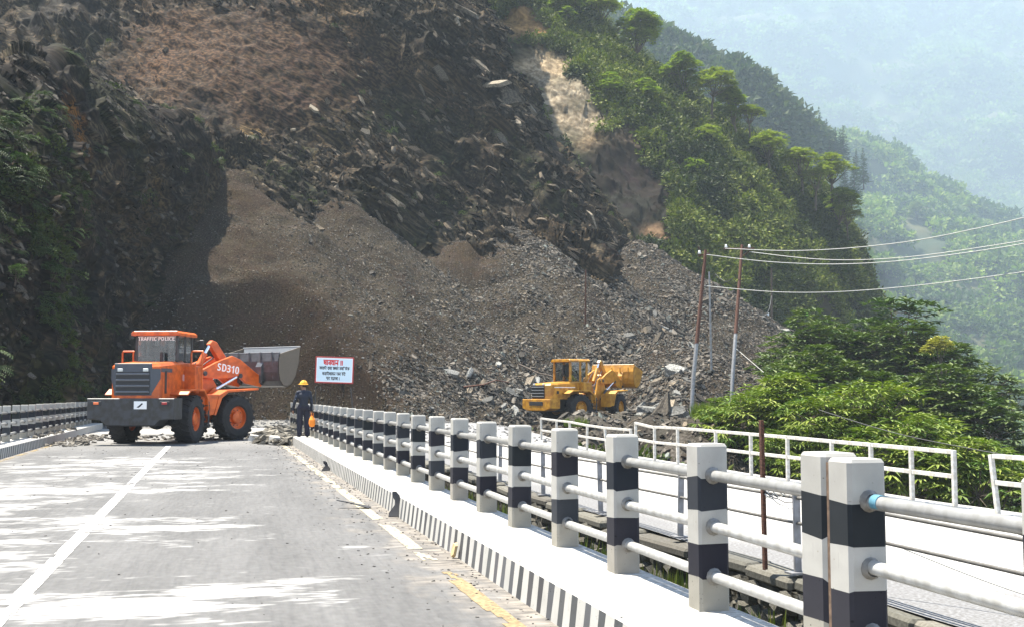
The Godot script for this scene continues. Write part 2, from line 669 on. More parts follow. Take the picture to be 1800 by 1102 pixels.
func talus_y(x: float, d: float) -> float:
	var y := -40.0
	for c in cones:
		var dx: float = x - c[0]
		var dd: float = d - c[1]
		y = maxf(y, c[2] - c[3] * sqrt(dx * dx + dd * dd + 0.4))
	var toe := n_mid.get_noise_2d(x * 0.5, d * 0.5)
	y += n_mid.get_noise_2d(x, d) * 0.7 + n_fine.get_noise_2d(x, d) * 0.16 + n_big.get_noise_2d(x * 2.0, d * 2.0) * 0.8
	var cut := 1.95 * (d - (78.6 - 0.06 * (x + 16.2) * (x + 16.2) + toe * 1.2))     # where the machine has dug into the foot
	if absf(x + 16.2) < 15.0: y = minf(y, cut + 0.2)
	return y


var cones: Array = []
var spur: Dictionary
var cliff_near: Dictionary
var far_hill: Dictionary
var far_spur: Dictionary
var pine_ridge: Dictionary
var gorge: Dictionary


func talus_tint(p: Vector3, _n: Vector3) -> Color:
	var c := Color(0.072, 0.060, 0.045).lerp(Color(0.048, 0.039, 0.029), clampf(n_mid.get_noise_3dv(p) * 1.5 + 0.5, 0, 1))
	var brown := brownness(p)
	c = c.lerp(Color(0.060, 0.044, 0.031), brown)
	return c.lerp(Color(0.038, 0.027, 0.019), dug(p))


func dug(p: Vector3) -> float:                            # the raw dark earth where the foot has been dug away
	var x := p.x + 16.2
	var d := -p.z
	return clampf(1.4 - (d - 78.6 + 0.06 * x * x) / 4.6, 0.0, 1.0) * clampf((13.0 - absf(x)) / 3.0, 0, 1) * clampf((p.y - 0.6 + n_mid.get_noise_3dv(p)) / 1.5, 0, 1)


func brownness(p: Vector3) -> float:
	var k := maxf(near(p, P(395, 400, 96), 7.0), near(p, P(330, 500, 88), 8.0))
	k = maxf(k, near(p, P(575, 350, 101), 3.5) * 0.7)
	k = maxf(k, near(p, P(470, 610, 80), 9.0))
	k = maxf(k, near(p, P(815, 440, 106), 4.5))
	return k


func terrain() -> void:
	# the valley floor, far below, out to the horizon
	var mb := MB.new()
	mb.col = Color(0.08, 0.09, 0.06)
	mb.quad(Vector3(-2500, -48, 600), Vector3(2500, -48, 600), Vector3(2500, -48, -3200), Vector3(-2500, -48, -3200))
	tag(put("ground", mb.mesh(), M.turf), "", "", "", "structure")
	# the levelled ground under both roads
	var pts := PackedVector3Array()
	var nu := 90
	var nv := 150
	for j in nv:
		for i in nu:
			var r := lerpf(-16.0, 15.4, float(i) / (nu - 1))
			var b := lerpf(-14.0, 92.0, float(j) / (nv - 1))
			var w := B(r, 0, b)
			var h := lerpf(-1.9, -0.12, smoothstep(47.5, 50.0, b))
			if r < -6.8: h = lerpf(-0.3, -0.10, smoothstep(45.0, 49.0, b))
			if r > 7.3: h = lerpf(-0.95, -0.14, smoothstep(42.0, 60.0, b))
			w.y = h + n_mid.get_noise_2d(w.x * 1.5, w.z * 1.5) * 0.10 + n_fine.get_noise_2d(w.x, w.z) * 0.03
			pts.append(w)
	var g := grid_mesh(pts, nu, nv, func(p, _n): return Color(0.21, 0.21, 0.215).lerp(Color(0.30, 0.295, 0.28), clampf(n_mid.get_noise_3dv(p) + 0.5, 0, 1)), func(p): return Vector2(p.x, p.z) * 0.2)
	tag(put("gravel_ground", g.mesh, M.earth), "", "", "", "structure")

	stains = [
		[P(400, 90, 114), 11.0, Color(0.094, 0.064, 0.045), 1.0], [P(520, 110, 115), 8.5, Color(0.092, 0.063, 0.045), 1.0], [P(300, 70, 112), 6.0, Color(0.105, 0.067, 0.044), 1.0],
		[P(120, 205, 66), 1.6, Color(0.30, 0.15, 0.035), 0.9], [P(150, 235, 66), 1.5, Color(0.28, 0.15, 0.05), 0.8], [P(440, 245, 108), 1.6, Color(0.32, 0.25, 0.13), 0.8],
		[P(260, 325, 80), 2.6, Color(0.11, 0.085, 0.045), 0.7], [P(640, 300, 112), 5.0, Color(0.10, 0.075, 0.05), 0.5], [P(700, 30, 130), 9.0, Color(0.11, 0.10, 0.07), 0.5],
		[P(860, 60, 137), 3.6, Color(0.34, 0.31, 0.24), 0.7], [P(880, 145, 133), 2.8, Color(0.34, 0.29, 0.20), 0.7], [P(945, 195, 131), 3.4, Color(0.36, 0.34, 0.29), 0.8], [P(925, 120, 134), 1.8, Color(0.3, 0.28, 0.22), 0.7], [P(820, 20, 139), 3.0, Color(0.30, 0.28, 0.22), 0.7],
		[P(560, 50, 124), 5.0, Color(0.16, 0.12, 0.07), 0.6], [P(60, 60, 112), 5.0, Color(0.10, 0.085, 0.05), 0.6],
	]
	chutes = [[P(330, 80, 113), 8.0], [P(430, 95, 114), 9.0], [P(540, 120, 115), 7.0]]
	# the main cliff above the debris
	var rows := rows_of([
		[620, -260, 92, 100, 94, 320, 95, 520, 97, 720, 103, 880, 105, 1010, 106, 1078, 109, 1100, 124, 1112, 150],
		[455, -260, 95, 100, 96, 330, 97, 530, 99.5, 720, 105.5, 870, 108, 1010, 109.5, 1085, 113, 1102, 126, 1115, 150],
		[340, -260, 102, 100, 101.5, 340, 100, 540, 103, 720, 109.5, 860, 115, 980, 121, 1020, 126, 1033, 136, 1047, 156],
		[230, -260, 108, 100, 107, 340, 106, 540, 109, 710, 115.5, 840, 121, 925, 127, 940, 132, 951, 142, 965, 160],
		[120, -260, 115, 100, 114.5, 340, 112.5, 540, 115.5, 700, 122, 820, 127, 879, 133, 868, 138, 877, 148, 888, 166],
		[0, -260, 124, 100, 123, 340, 120.5, 540, 123, 690, 129, 800, 134.5, 850, 140, 828, 145, 837, 155, 850, 172],
		[-160, -260, 139, 100, 137, 340, 135, 540, 136, 680, 141, 780, 147, 815, 151, 790, 156, 798, 166, 810, 182],
		[-340, -260, 156, 100, 154, 340, 152, 540, 153, 680, 158, 770, 163, 810, 167, 793, 172, 800, 182, 810, 200]])
	var s := grid_mesh(sheet(rows, 470, 330, func(p): return rock_push(p, 0.95)), 470, 330, rock_tint, rock_uv)
	var cliff := put("cliff", s.mesh, M.rock)
	tag(cliff, "", "", "", "structure")
	pale_slabs(cliff, s)
	slabs_on(cliff, s, 36000, 0.12, 1.1, Color(0.082, 0.068, 0.051), 7)
	cliff_main = s
	# the nearer buttress beside the bridge
	rows = rows_of([
		[775, -420, 33, -120, 37, 40, 45.5, 150, 61, 232, 75, 292, 84, 312, 96, 322, 120],
		[600, -420, 35, -120, 39, 40, 47, 142, 63, 224, 76, 286, 85, 308, 97, 320, 120],
		[450, -420, 37, -120, 42, 40, 50, 144, 66, 240, 78, 312, 88, 340, 99, 352, 120],
		[320, -420, 40, -120, 45, 45, 54, 165, 69.5, 270, 81.5, 362, 92, 385, 102, 395, 120],
		[215, -420, 43, -120, 49, 60, 58, 170, 73, 270, 85, 330, 94, 352, 104, 362, 120],
		[NAN, -420, 120, 48, -120, 130, 54, 60, 110, 65, 150, 132, 78, 205, 182, 88, 262, 222, 96, 286, 232, 106, 300, 240, 122],
		[NAN, -420, 150, 60, -120, 160, 66, 60, 128, 70, 148, 150, 83, 200, 200, 93, 255, 240, 101, 278, 250, 111, 294, 258, 127]])
	s = grid_mesh(sheet(rows, 380, 240, func(p): return rock_push(p, 0.55)), 380, 240, rock_tint, rock_uv)
	cliff_near = s
	var but := put("rock_buttress", s.mesh, M.rock)
	tag(but, "", "", "", "structure")
	slabs_on(but, s, 16000, 0.06, 0.5, Color(0.060, 0.054, 0.046), 8)
	# the debris cones
	for c in [[412, 312, 98, 0.74], [585, 352, 103, 0.80], [805, 424, 108.5, 0.80], [900, 402, 111, 0.74], [1000, 442, 114, 0.72], [1120, 430, 123, 0.68], [1180, 610, 93, 0.55], [1240, 640, 84, 0.5]]:
		var a := P(c[0], c[1], c[2])
		cones.append([a.x, c[2], a.y + 1.0, c[3]])
	pts = PackedVector3Array()
	nu = 300
	nv = 230
	for j in nv:
		for i in nu:
			var x := lerpf(-42.0, 42.0, float(i) / (nu - 1))
			var d := lerpf(64.0, 126.0, float(j) / (nv - 1))
			var y := talus_y(x, d)
			pts.append(Vector3(x, maxf(y, -6.0 if x > 18.0 else -0.6), -d))
	g = grid_mesh(pts, nu, nv, talus_tint, func(p): return Vector2(p.x, p.z) * 0.2)
	tag(put("debris_slope", g.mesh, M.earth), "", "", "", "structure")
	# the wooded spur beyond
	stains = [
		[P(925, 25, 180), 5.5, Color(0.34, 0.20, 0.075), 1.0], [P(950, 105, 172), 5.5, Color(0.29, 0.225, 0.14), 1.0], [P(980, 165, 168), 5.0, Color(0.28, 0.235, 0.165), 1.0], [P(1012, 220, 164), 4.6, Color(0.25, 0.205, 0.14), 1.0],
		[P(1042, 258, 160), 3.0, Color(0.20, 0.145, 0.085), 0.8], [P(1110, 250, 162), 3.0, Color(0.10, 0.07, 0.045), 0.8], [P(1140, 315, 156), 2.4, Color(0.15, 0.11, 0.075), 0.9], [P(1085, 175, 168), 2.6, Color(0.2, 0.18, 0.18), 0.7],
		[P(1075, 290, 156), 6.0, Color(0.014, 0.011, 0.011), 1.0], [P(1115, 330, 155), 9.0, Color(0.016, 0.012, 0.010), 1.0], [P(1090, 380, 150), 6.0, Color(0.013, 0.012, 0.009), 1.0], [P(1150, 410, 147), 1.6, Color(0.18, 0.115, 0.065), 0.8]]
	rows = rows_of([
		[660, 830, 138, 960, 138, 1060, 138, 1150, 137, 1250, 139, 1338, 147, 1422, 157, 1503, 171, 1554, 190, 1594, 225],
		[545, 830, 141, 960, 141, 1060, 141, 1150, 139, 1240, 142, 1328, 149, 1412, 159, 1494, 173, 1526, 192, 1554, 228],
		[430, 830, 147, 960, 147, 1060, 147, 1145, 145, 1230, 149, 1308, 156, 1387, 165, 1460, 178, 1484, 198, 1504, 230],
		[335, 850, 156, 960, 155, 1050, 154, 1130, 153, 1210, 157, 1288, 164, 1352, 172, 1410, 182, 1429, 202, 1444, 232],
		[235, 860, 164, 940, 163, 1020, 162, 1080, 163, 1150, 167, 1203, 173, 1240, 179, 1276, 187, 1292, 206, 1304, 235],
		[140, 860, 172, 930, 172, 990, 172, 1040, 174, 1085, 177, 1116, 181, 1132, 186, 1146, 192, 1160, 209, 1170, 236],
		[45, 860, 182, 910, 182, 950, 184, 985, 186, 1015, 188, 1030, 191, 1034, 195, 1036, 200, 1046, 215, 1054, 238],
		[-90, 840, 196, 880, 196, 920, 198, 950, 200, 975, 202, 983, 205, 980, 209, 978, 213, 984, 226, 994, 242]])
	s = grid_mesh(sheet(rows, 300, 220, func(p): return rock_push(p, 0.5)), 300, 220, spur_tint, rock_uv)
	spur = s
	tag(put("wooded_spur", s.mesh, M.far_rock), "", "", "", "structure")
	stains = []
	# the pine ridge, the sunlit spur and the far side of the valley
	rows = rows_of([
		[430, 1080, 238, 1200, 238, 1300, 240, 1370, 244, 1410, 254, 1430, 272],
		[330, 1080, 250, 1180, 250, 1270, 251, 1350, 254, 1400, 262, 1425, 278],
		[NAN, 1060, 80, 275, 1150, 100, 272, 1230, 120, 270, 1330, 172, 266, 1400, 228, 268, 1440, 262, 279],
		[NAN, 1040, 30, 290, 1140, 66, 285, 1210, 96, 282, 1310, 156, 278, 1395, 222, 278, 1436, 258, 286],
		[NAN, 1040, 60, 320, 1140, 90, 320, 1210, 120, 320, 1310, 180, 320, 1395, 250, 320, 1436, 285, 320]])
	s = grid_mesh(sheet(rows, 120, 70, func(p): return n_big.get_noise_3dv(p) * 4.0), 120, 70, wood_tint, rock_uv)
	pine_ridge = s
	tag(put("pine_ridge", s.mesh, M.turf), "", "", "", "structure")
	rows = rows_of([
		[880, 1300, 230, 1450, 236, 1600, 242, 1750, 250, 1900, 262, 2100, 280, 2400, 320],
		[700, 1300, 262, 1450, 268, 1600, 274, 1750, 280, 1900, 290, 2100, 306, 2400, 340],
		[560, 1300, 306, 1450, 308, 1600, 310, 1750, 315, 1900, 325, 2100, 338, 2400, 366],
		[430, 1300, 348, 1450, 348, 1580, 350, 1720, 358, 1880, 366, 2100, 372, 2400, 390],
		[NAN, 1300, 300, 384, 1450, 322, 382, 1570, 345, 384, 1700, 388, 386, 1850, 446, 388, 2100, 530, 394, 2400, 620, 404],
		[NAN, 1300, 210, 410, 1450, 244, 408, 1540, 275, 406, 1665, 335, 404, 1810, 408, 404, 2100, 500, 408, 2400, 600, 416],
		[NAN, 1300, 240, 470, 1450, 280, 470, 1540, 310, 470, 1665, 370, 470, 1810, 440, 470, 2100, 530, 470, 2400, 620, 470]])
	s = grid_mesh(sheet(rows, 160, 120, func(p): return n_big.get_noise_3dv(p * 0.6) * 7.0), 160, 120, wood_tint, rock_uv)
	far_spur = s
	tag(put("sunlit_spur", s.mesh, M.turf), "", "", "", "structure")
	rows = rows_of([
		[760, 700, 540, 1000, 540, 1300, 540, 1600, 530, 1850, 520, 2200, 510, 2700, 500],
		[560, 700, 610, 1000, 606, 1300, 600, 1600, 592, 1850, 580, 2200, 570, 2700, 560],
		[380, 700, 690, 1000, 680, 1300, 664, 1600, 656, 1850, 646, 2200, 636, 2700, 620],
		[200, 700, 760, 1000, 745, 1300, 730, 1600, 724, 1850, 712, 2200, 700, 2700, 680],
		[40, 700, 830, 1000, 815, 1300, 800, 1600, 796, 1850, 784, 2200, 772, 2700, 750],
		[-110, 700, 900, 1000, 890, 1300, 876, 1600, 870, 1850, 860, 2200, 846, 2700, 820],
		[-100, 700, 1000, 1000, 990, 1300, 976, 1600, 970, 1850, 960, 2200, 946, 2700, 920]])
	s = grid_mesh(sheet(rows, 150, 120, func(p): return n_big.get_noise_3dv(p * 0.32) * 26.0), 150, 120, wood_tint, rock_uv)
	far_hill = s
	tag(put("far_mountainside", s.mesh, M.turf), "", "", "", "structure")
	# the bank that falls from the lower road into the gorge
	pts = PackedVector3Array()
	nu = 70
	nv = 110
	for j in nv:
		for i in nu:
			var t := float(i) / (nu - 1)
			var r := lerpf(15.0, 75.0, t * t * 0.7 + t * 0.3)
			var b := lerpf(-25.0, 200.0, float(j) / (nv - 1))
			var w := B(r, 0, b)
			var top := lerpf(-1.0, -0.3, smoothstep(40.0, 60.0, b)) + maxf(0.0, b - 85.0) * 0.11
			w.y = top - (r - 15.0) * 0.62 + n_big.get_noise_2d(w.x * 2.0, w.z * 2.0) * 2.2 * minf(1.0, (r - 15.0) * 0.2)
			pts.append(w)
	s = grid_mesh(pts, nu, nv, func(p, _n): return Color(0.05, 0.055, 0.03).lerp(Color(0.09, 0.075, 0.05), clampf(n_mid.get_noise_3dv(p) + 0.4, 0, 1)), func(p): return Vector2(p.x, p.z) * 0.2)
	gorge = s
	tag(put("gorge_bank", s.mesh, M.turf), "", "", "", "structure")


var cliff_main: Dictionary


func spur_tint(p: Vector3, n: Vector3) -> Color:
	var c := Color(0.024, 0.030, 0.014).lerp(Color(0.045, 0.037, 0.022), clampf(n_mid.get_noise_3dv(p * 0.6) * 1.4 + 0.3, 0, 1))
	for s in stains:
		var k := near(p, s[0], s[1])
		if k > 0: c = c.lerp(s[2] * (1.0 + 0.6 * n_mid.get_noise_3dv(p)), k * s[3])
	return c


func bare(p: Vector3) -> float:                           # where the wooded spur shows naked rock
	var k := 0.0
	for c in [[915, 30, 180, 5.0], [948, 100, 173, 6.0], [978, 165, 168, 5.5], [1012, 222, 164, 5.2], [1038, 268, 159, 4.5], [1100, 255, 161, 4.0], [1090, 320, 155, 6.0], [1120, 350, 153, 5.0], [1140, 300, 156, 3.0], [1150, 410, 147, 2.5], [1110, 400, 148, 5.0]]:
		k = maxf(k, near(p, P(c[0], c[1], c[2]), c[3]))
	return k


func wood_tint(p: Vector3, _n: Vector3) -> Color:
	return Color(0.05, 0.075, 0.028).lerp(Color(0.12, 0.12, 0.05), clampf(n_big.get_noise_3dv(p * 1.5) * 1.6 + 0.3, 0, 1))


func slab(sd: int, flat := 0.32) -> ArrayMesh:            # one split block of schist: an uneven polygon with chipped edges
	var g := RandomNumberGenerator.new()
	g.seed = sd
	var k := g.randi_range(5, 7)
	var lo: Array = []
	var hi: Array = []
	var tilt := Vector2(g.randf_range(-0.12, 0.12), g.randf_range(-0.12, 0.12))
	for i in k:
		var a := TAU * (i + g.randf_range(-0.32, 0.32)) / k
		var r := g.randf_range(0.34, 0.55)
		var p := Vector3(cos(a) * r * 1.25, 0, sin(a) * r * 0.85)
		lo.append(p + Vector3(0, -flat * g.randf_range(0.35, 0.55), 0))
		hi.append(p * g.randf_range(0.68, 0.98) + Vector3(0, flat * g.randf_range(0.3, 0.6) + p.x * tilt.x + p.z * tilt.y, 0))
	var mb := MB.new()
	mb.face(hi, Vector3.UP)
	mb.face(lo, Vector3.DOWN)
	for i in k:
		var j := (i + 1) % k
		mb.face([lo[i], lo[j], hi[j]], lo[i] + lo[j])
		mb.face([lo[i], hi[j], hi[i]], lo[i] + lo[j])
	return mb.mesh()


func slabs_on(host: Node, s: Dictionary, count: int, lo: float, hi: float, tone: Color, sd: int) -> void:   # broken bed edges standing out of a rock face
	var kinds: Array = []
	for v in 4: kinds.append([slab(sd * 10 + v, 0.22), [], []])
	for i in count:
		var k := rng.randi_range(0, s.nu * s.nv - 1)
		var p: Vector3 = s.p[k]
		var n: Vector3 = s.n[k]
		var q := n_mid.get_noise_3dv(p * 0.4)
		if q < -0.2: continue
		var soft := false
		for e in chutes:
			if p.distance_to(e[0]) < e[1] * 0.9 and rng.randf() < 0.92: soft = true
		if soft: continue
		var size := lerpf(lo, hi, pow(rng.randf(), 4.0))
		var y := (bed_n + Vector3(rnd(-0.45, 0.45), rnd(-0.45, 0.45), rnd(-0.45, 0.45))).normalized()
		var x := (bed_a - y * bed_a.dot(y)).normalized().rotated(y, rnd(-1.0, 1.0))
		var t := Transform3D(Basis(x * size * rnd(0.9, 1.8), y * size, x.cross(y) * size * rnd(0.8, 1.5)), p + n * size * 0.06)
		var e: Array = kinds[rng.randi_range(0, 3)]
		e[1].append(t)
		e[2].append(tone * (0.3 + 2.4 * pow(rng.randf(), 3.0)))
	for e in kinds:
		scatter("rock_ledges", e[0], M.dull_stone, e[1], e[2], host)


func on_screen(s: Dictionary, u: float, v: float, step := 3) -> int:   # the point of a sheet seen at (u, v), the nearest of those that look this way
	var best := 0
	var bd := 1e9
	var want := Vector2(u, v)
	for k in range(0, s.p.size(), step):
		var e: float = screen(s.p[k]).distance_to(want)
		if e < bd:
			bd = e
			best = k
	return best


func pale_slabs(host: Node, s: Dictionary) -> void:       # large light beds laid bare in the cliff
	var k := 0
	for q in [[812, 6, 3.2], [838, 62, 3.6], [862, 98, 2.6], [868, 140, 2.4], [884, 152, 3.8], [946, 200, 4.2], [930, 185, 2.4], [432, 243, 2.2], [640, 232, 1.6], [628, 168, 1.4], [545, 190, 1.3], [690, 352, 2.4], [735, 150, 1.5], [845, 110, 2.0], [905, 210, 1.8], [800, 30, 2.4], [770, 120, 1.6], [590, 268, 1.4], [975, 300, 2.0], [1040, 390, 2.2], [1062, 430, 2.0], [1010, 345, 1.8], [510, 225, 1.2], [325, 232, 1.6], [880, 235, 2.0], [700, 215, 1.4]]:
		var i := on_screen(s, q[0], q[1])
		var y: Vector3 = (bed_n * 0.5 + s.n[i] * 0.9 + Vector3(rnd(-0.2, 0.2), rnd(-0.2, 0.2), 0)).normalized()
		var x := (bed_a - y * bed_a.dot(y)).normalized().rotated(y, rnd(-0.3, 0.3))
		var g := rnd(0.8, 1.2) * (1.35 if q[0] > 790 else 1.0)
		var o := put("pale_rock_bed", slab(1200 + k % 7, 0.16), mat_once_plain("bed%d" % (k % 4), Color(0.25, 0.21, 0.15) * (0.5 + 0.2 * (k % 4))), host)
		o.transform = Transform3D(Basis(x * q[2] * g, y * q[2] * 0.8, x.cross(y) * q[2] * rnd(0.65, 1.0)), s.p[i] + s.n[i] * 0.22)
		k += 1


func mat_once_plain(called: String, c: Color) -> Material:
	if not kept.has(called):
		var m: StandardMaterial3D = M.stone.duplicate()
		m.albedo_color = c.linear_to_srgb()
		m.vertex_color_use_as_albedo = false
		kept[called] = m
	return kept[called]


# ---------------------------------------------------------------- the bridge
func frame_of_bridge() -> Transform3D:                    # bridge coordinates (r, h, -b) to world
	return Transform3D(Basis(Vector3.UP, PSI), Vector3.ZERO)


func road_picture() -> ImageTexture:                      # dust and dried lime spread over old asphalt: 8 m across, 64 m along
	var w := 512
	var h := 2048
	var im := Image.create(w, h, false, Image.FORMAT_RGB8)
	var n := FastNoiseLite.new()
	n.seed = 5
	n.fractal_octaves = 5
	n.frequency = 0.5
	var m := FastNoiseLite.new()
	m.seed = 9
	m.fractal_octaves = 3
	m.frequency = 1.0
	var f := FastNoiseLite.new()
	f.seed = 3
	f.frequency = 8.0
	f.fractal_octaves = 2
	var heaps := [[-0.35, 9.3, 1.25, 0.75, 0.8], [-1.2, 9.6, 1.6, 0.9, 0.4], [-3.1, 12.0, 1.7, 2.8, 0.8], [-1.4, 15.0, 1.6, 1.0, 0.6], [-0.4, 14.2, 0.8, 1.3, 0.5], [-3.6, 18.0, 1.6, 5.0, 0.8], [-1.6, 20.5, 2.0, 1.2, 0.8], [-0.7, 24.0, 1.4, 2.2, 0.75], [-3.3, 28.0, 2.0, 4.0, 0.7], [0.9, 10.0, 0.6, 0.35, 0.5], [-4.4, 7.5, 1.0, 3.5, 0.7], [-1.0, 29.0, 1.6, 2.0, 0.6], [-2.6, 8.0, 0.8, 0.8, 0.5]]
	for y in h:
		var b := 64.0 * y / h - 4.0
		for x in w:
			var r := -5.55 + 8.0 * x / w
			var k := -0.55
			for e in heaps:
				var dr: float = (r - e[0]) / e[2]
				var db: float = (b - e[1]) / e[3]
				var q := dr * dr + db * db
				if q < 6.0: k += e[4] * exp(-q) * 1.08
			var st := n.get_noise_2d(r * 1.3, b * 2.4)
			var s2 := f.get_noise_2d(r * 0.30, b * 1.2)
			var lime := smoothstep(0.06, 0.55, k + st * 1.05 + s2 * 0.6)
			var g := 0.074 + m.get_noise_2d(r * 0.8, b * 0.22) * 0.022 + f.get_noise_2d(r, b) * 0.016
			g *= 1.0 - 0.10 * (exp(-pow((r - 1.25) / 0.3, 2)) + exp(-pow((r + 0.55) / 0.3, 2)) + exp(-pow((r + 2.4) / 0.3, 2)) + exp(-pow((r + 4.2) / 0.3, 2)))
			if rng.randf() < 0.04: g *= rnd(0.75, 1.1)
			var side := smoothstep(1.55, 2.3, r + m.get_noise_2d(r * 2.0, b) * 0.6) + smoothstep(-4.8, -5.3, r)
			var c := Color(g, g * 0.985, g * 0.965).lerp(Color(0.31, 0.305, 0.295), lime * (0.72 + 0.25 * m.get_noise_2d(r * 1.5, b)))
			c = c.lerp(Color(0.15, 0.132, 0.11) * (1.0 + s2), clampf(side, 0, 1) * 0.75)
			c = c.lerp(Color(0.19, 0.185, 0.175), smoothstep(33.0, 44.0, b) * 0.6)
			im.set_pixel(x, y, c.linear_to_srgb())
	return ImageTexture.create_from_image(im)


func bridge() -> void:
	var fb := frame_of_bridge()
	# carriageway
	var road := StandardMaterial3D.new()
	road.albedo_texture = road_picture()
	road.roughness = 0.85
	road.normal_enabled = true
	var grain := noise_image(512, 0.12, 3, 8)
	grain.bump_map_to_normal_map(1.2)
	road.normal_texture = ImageTexture.create_from_image(grain)
	var mb := MB.new()
	var am := ArrayMesh.new()
	var pts := PackedVector3Array()
	var nu := 12
	var nv := 80
	for j in nv:
		for i in nu:
			pts.append(fb * Vector3(lerpf(-5.5, 2.40, float(i) / (nu - 1)), 0.0, -lerpf(-4.0, 50.0, float(j) / (nv - 1))))
	var inv := fb.affine_inverse()
	var g := grid_mesh(pts, nu, nv, func(_p, _n): return Color.WHITE, func(p):
		var q: Vector3 = inv * p
		return Vector2((q.x + 5.55) / 8.0, (-q.z + 4.0) / 64.0))
	tag(put("road", g.mesh, road), "", "", "", "structure")
	mb.xf = fb
	mb.col = Color(0.33, 0.32, 0.30)
	mb.box(Vector3(-1.47, -0.42, -27.5), Vector3(9.2, 0.8, 61.0))
	tag(put("bridge_deck", mb.mesh(), M.concrete), "", "", "", "structure")
	# painted lines, worn through in places
	line("centre_line", -1.5, 0.075, 3.0, 37.5, Color(0.66, 0.655, 0.64), 0.10, 0)
	line("edge_line", 2.02, 0.07, 6.9, 10.2, Color(0.30, 0.22, 0.11), 0.5, 1)
	line("edge_line", 2.02, 0.075, 11.0, 40.0, Color(0.40, 0.37, 0.28), 0.35, 2)
	line("edge_line", -5.12, 0.06, 6.0, 40.0, Color(0.26, 0.19, 0.08), 0.6, 3)
	# footways with striped kerbs
	for side in 2:
		var r0 := 2.34 if side == 0 else -5.30
		var r1 := 3.16 if side == 0 else -6.10
		var top := 0.27
		var stop := 47.6 if side == 0 else 57.6
		mb = MB.new()
		mb.xf = fb
		mb.col = Color(0.43, 0.42, 0.40)
		var b := -3.0
		while b < stop:
			var e := minf(b + 2.4, stop)
			mb.box(Vector3((r0 + r1) / 2 + (0.02 if side == 0 else -0.02), top - 0.32, -(b + e) / 2), Vector3(absf(r1 - r0) - 0.04, 0.64, e - b - 0.012), 0.012)
			b = e
		tag(put("footway", mb.mesh(), M.concrete), "", "", "", "structure")
		mb = MB.new()
		mb.xf = fb
		b = -1.0
		var k := 0
		var f := 1.0 if side == 0 else -1.0
		var prev := Vector2.ZERO
		while b < stop - 1.1:                                   # hand-painted stripes that lean a little
			var wide := 0.155 + rng.randf_range(-0.015, 0.015) if k % 2 == 0 else 0.125 + rng.randf_range(-0.012, 0.012)
			var lean := rnd(-0.012, 0.012)
			var nxt := Vector2(b + wide + lean, b + wide - lean)
			if k == 0: prev = Vector2(b, b)
			mb.col = Color(0.42, 0.415, 0.395) * rnd(0.93, 1.05) if k % 2 == 0 else Color(0.075, 0.077, 0.082) * rnd(0.85, 1.5)
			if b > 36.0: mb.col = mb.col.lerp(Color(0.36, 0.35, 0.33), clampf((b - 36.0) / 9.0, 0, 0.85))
			var x0 := r0 - 0.03 * f
			mb.face([Vector3(x0, 0.0, -prev.x), Vector3(x0, 0.0, -nxt.x), Vector3(r0, top - 0.015, -nxt.y), Vector3(r0, top - 0.015, -prev.y)], Vector3(-f, 0.2, 0))
			mb.col = Color(0.43, 0.42, 0.40)
			mb.face([Vector3(r0, top - 0.015, -prev.y), Vector3(r0, top - 0.015, -nxt.y), Vector3(r0 + 0.012 * f, top + 0.002, -nxt.y), Vector3(r0 + 0.012 * f, top + 0.002, -prev.y)], Vector3(-f, 1, 0))
			prev = nxt
			b += wide
			k += 1
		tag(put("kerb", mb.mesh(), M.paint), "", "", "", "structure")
	# railings: banded posts and three pipes
	var bs: Array = []
	for k in 28: bs.append(6.59 + 1.53 * k)
	railing("bridge_railing", 2.89, bs, 0.27, 0.2, "valley-side railing of black and white banded concrete posts running to the bridge end")
	tag(railing_last, "", "concrete railing")
	var rb: Array = [1.0, 2.25, 3.46, 4.83]
	railing("bridge_railing", 2.89, rb, 0.27, 0.2, "short end bay of banded railing after the expansion joint, blue tape on its top pipe")
	tag(railing_last, "", "concrete railing")
	# the twin post on the far side of the joint
	var twin := post_mesh(0.2, 1.03, 3)
	var tp := put("post", twin, M.paint, railing_first)
	tp.position = Vector3(0, 0.012, -(5.20 - 6.59))
	tp.scale = Vector3(1.0, 1.0, 1.2)
	pipes_between(railing_first, Vector3(0, 0, 1.27), Vector3(0, 0, 0.0), 1)
	var fill := MB.new()
	fill.col = Color(0.16, 0.105, 0.07)
	fill.box(Vector3(0, 0.5, -(5.055 - 6.59)), Vector3(0.165, 1.0, 0.046))
	put("joint_filler", fill.mesh(), M.concrete, railing_first)
	var lb: Array = []
	for k in 33: lb.append(7.5 + 1.53 * k)
	railing("bridge_railing", -5.95, lb, 0.27, 0.2, "cliff-side railing of banded concrete posts beyond the orange loader, rubble on its footway")
	tag(railing_last, "", "concrete railing")


var railing_last: Node3D
var railing_first: Node3D


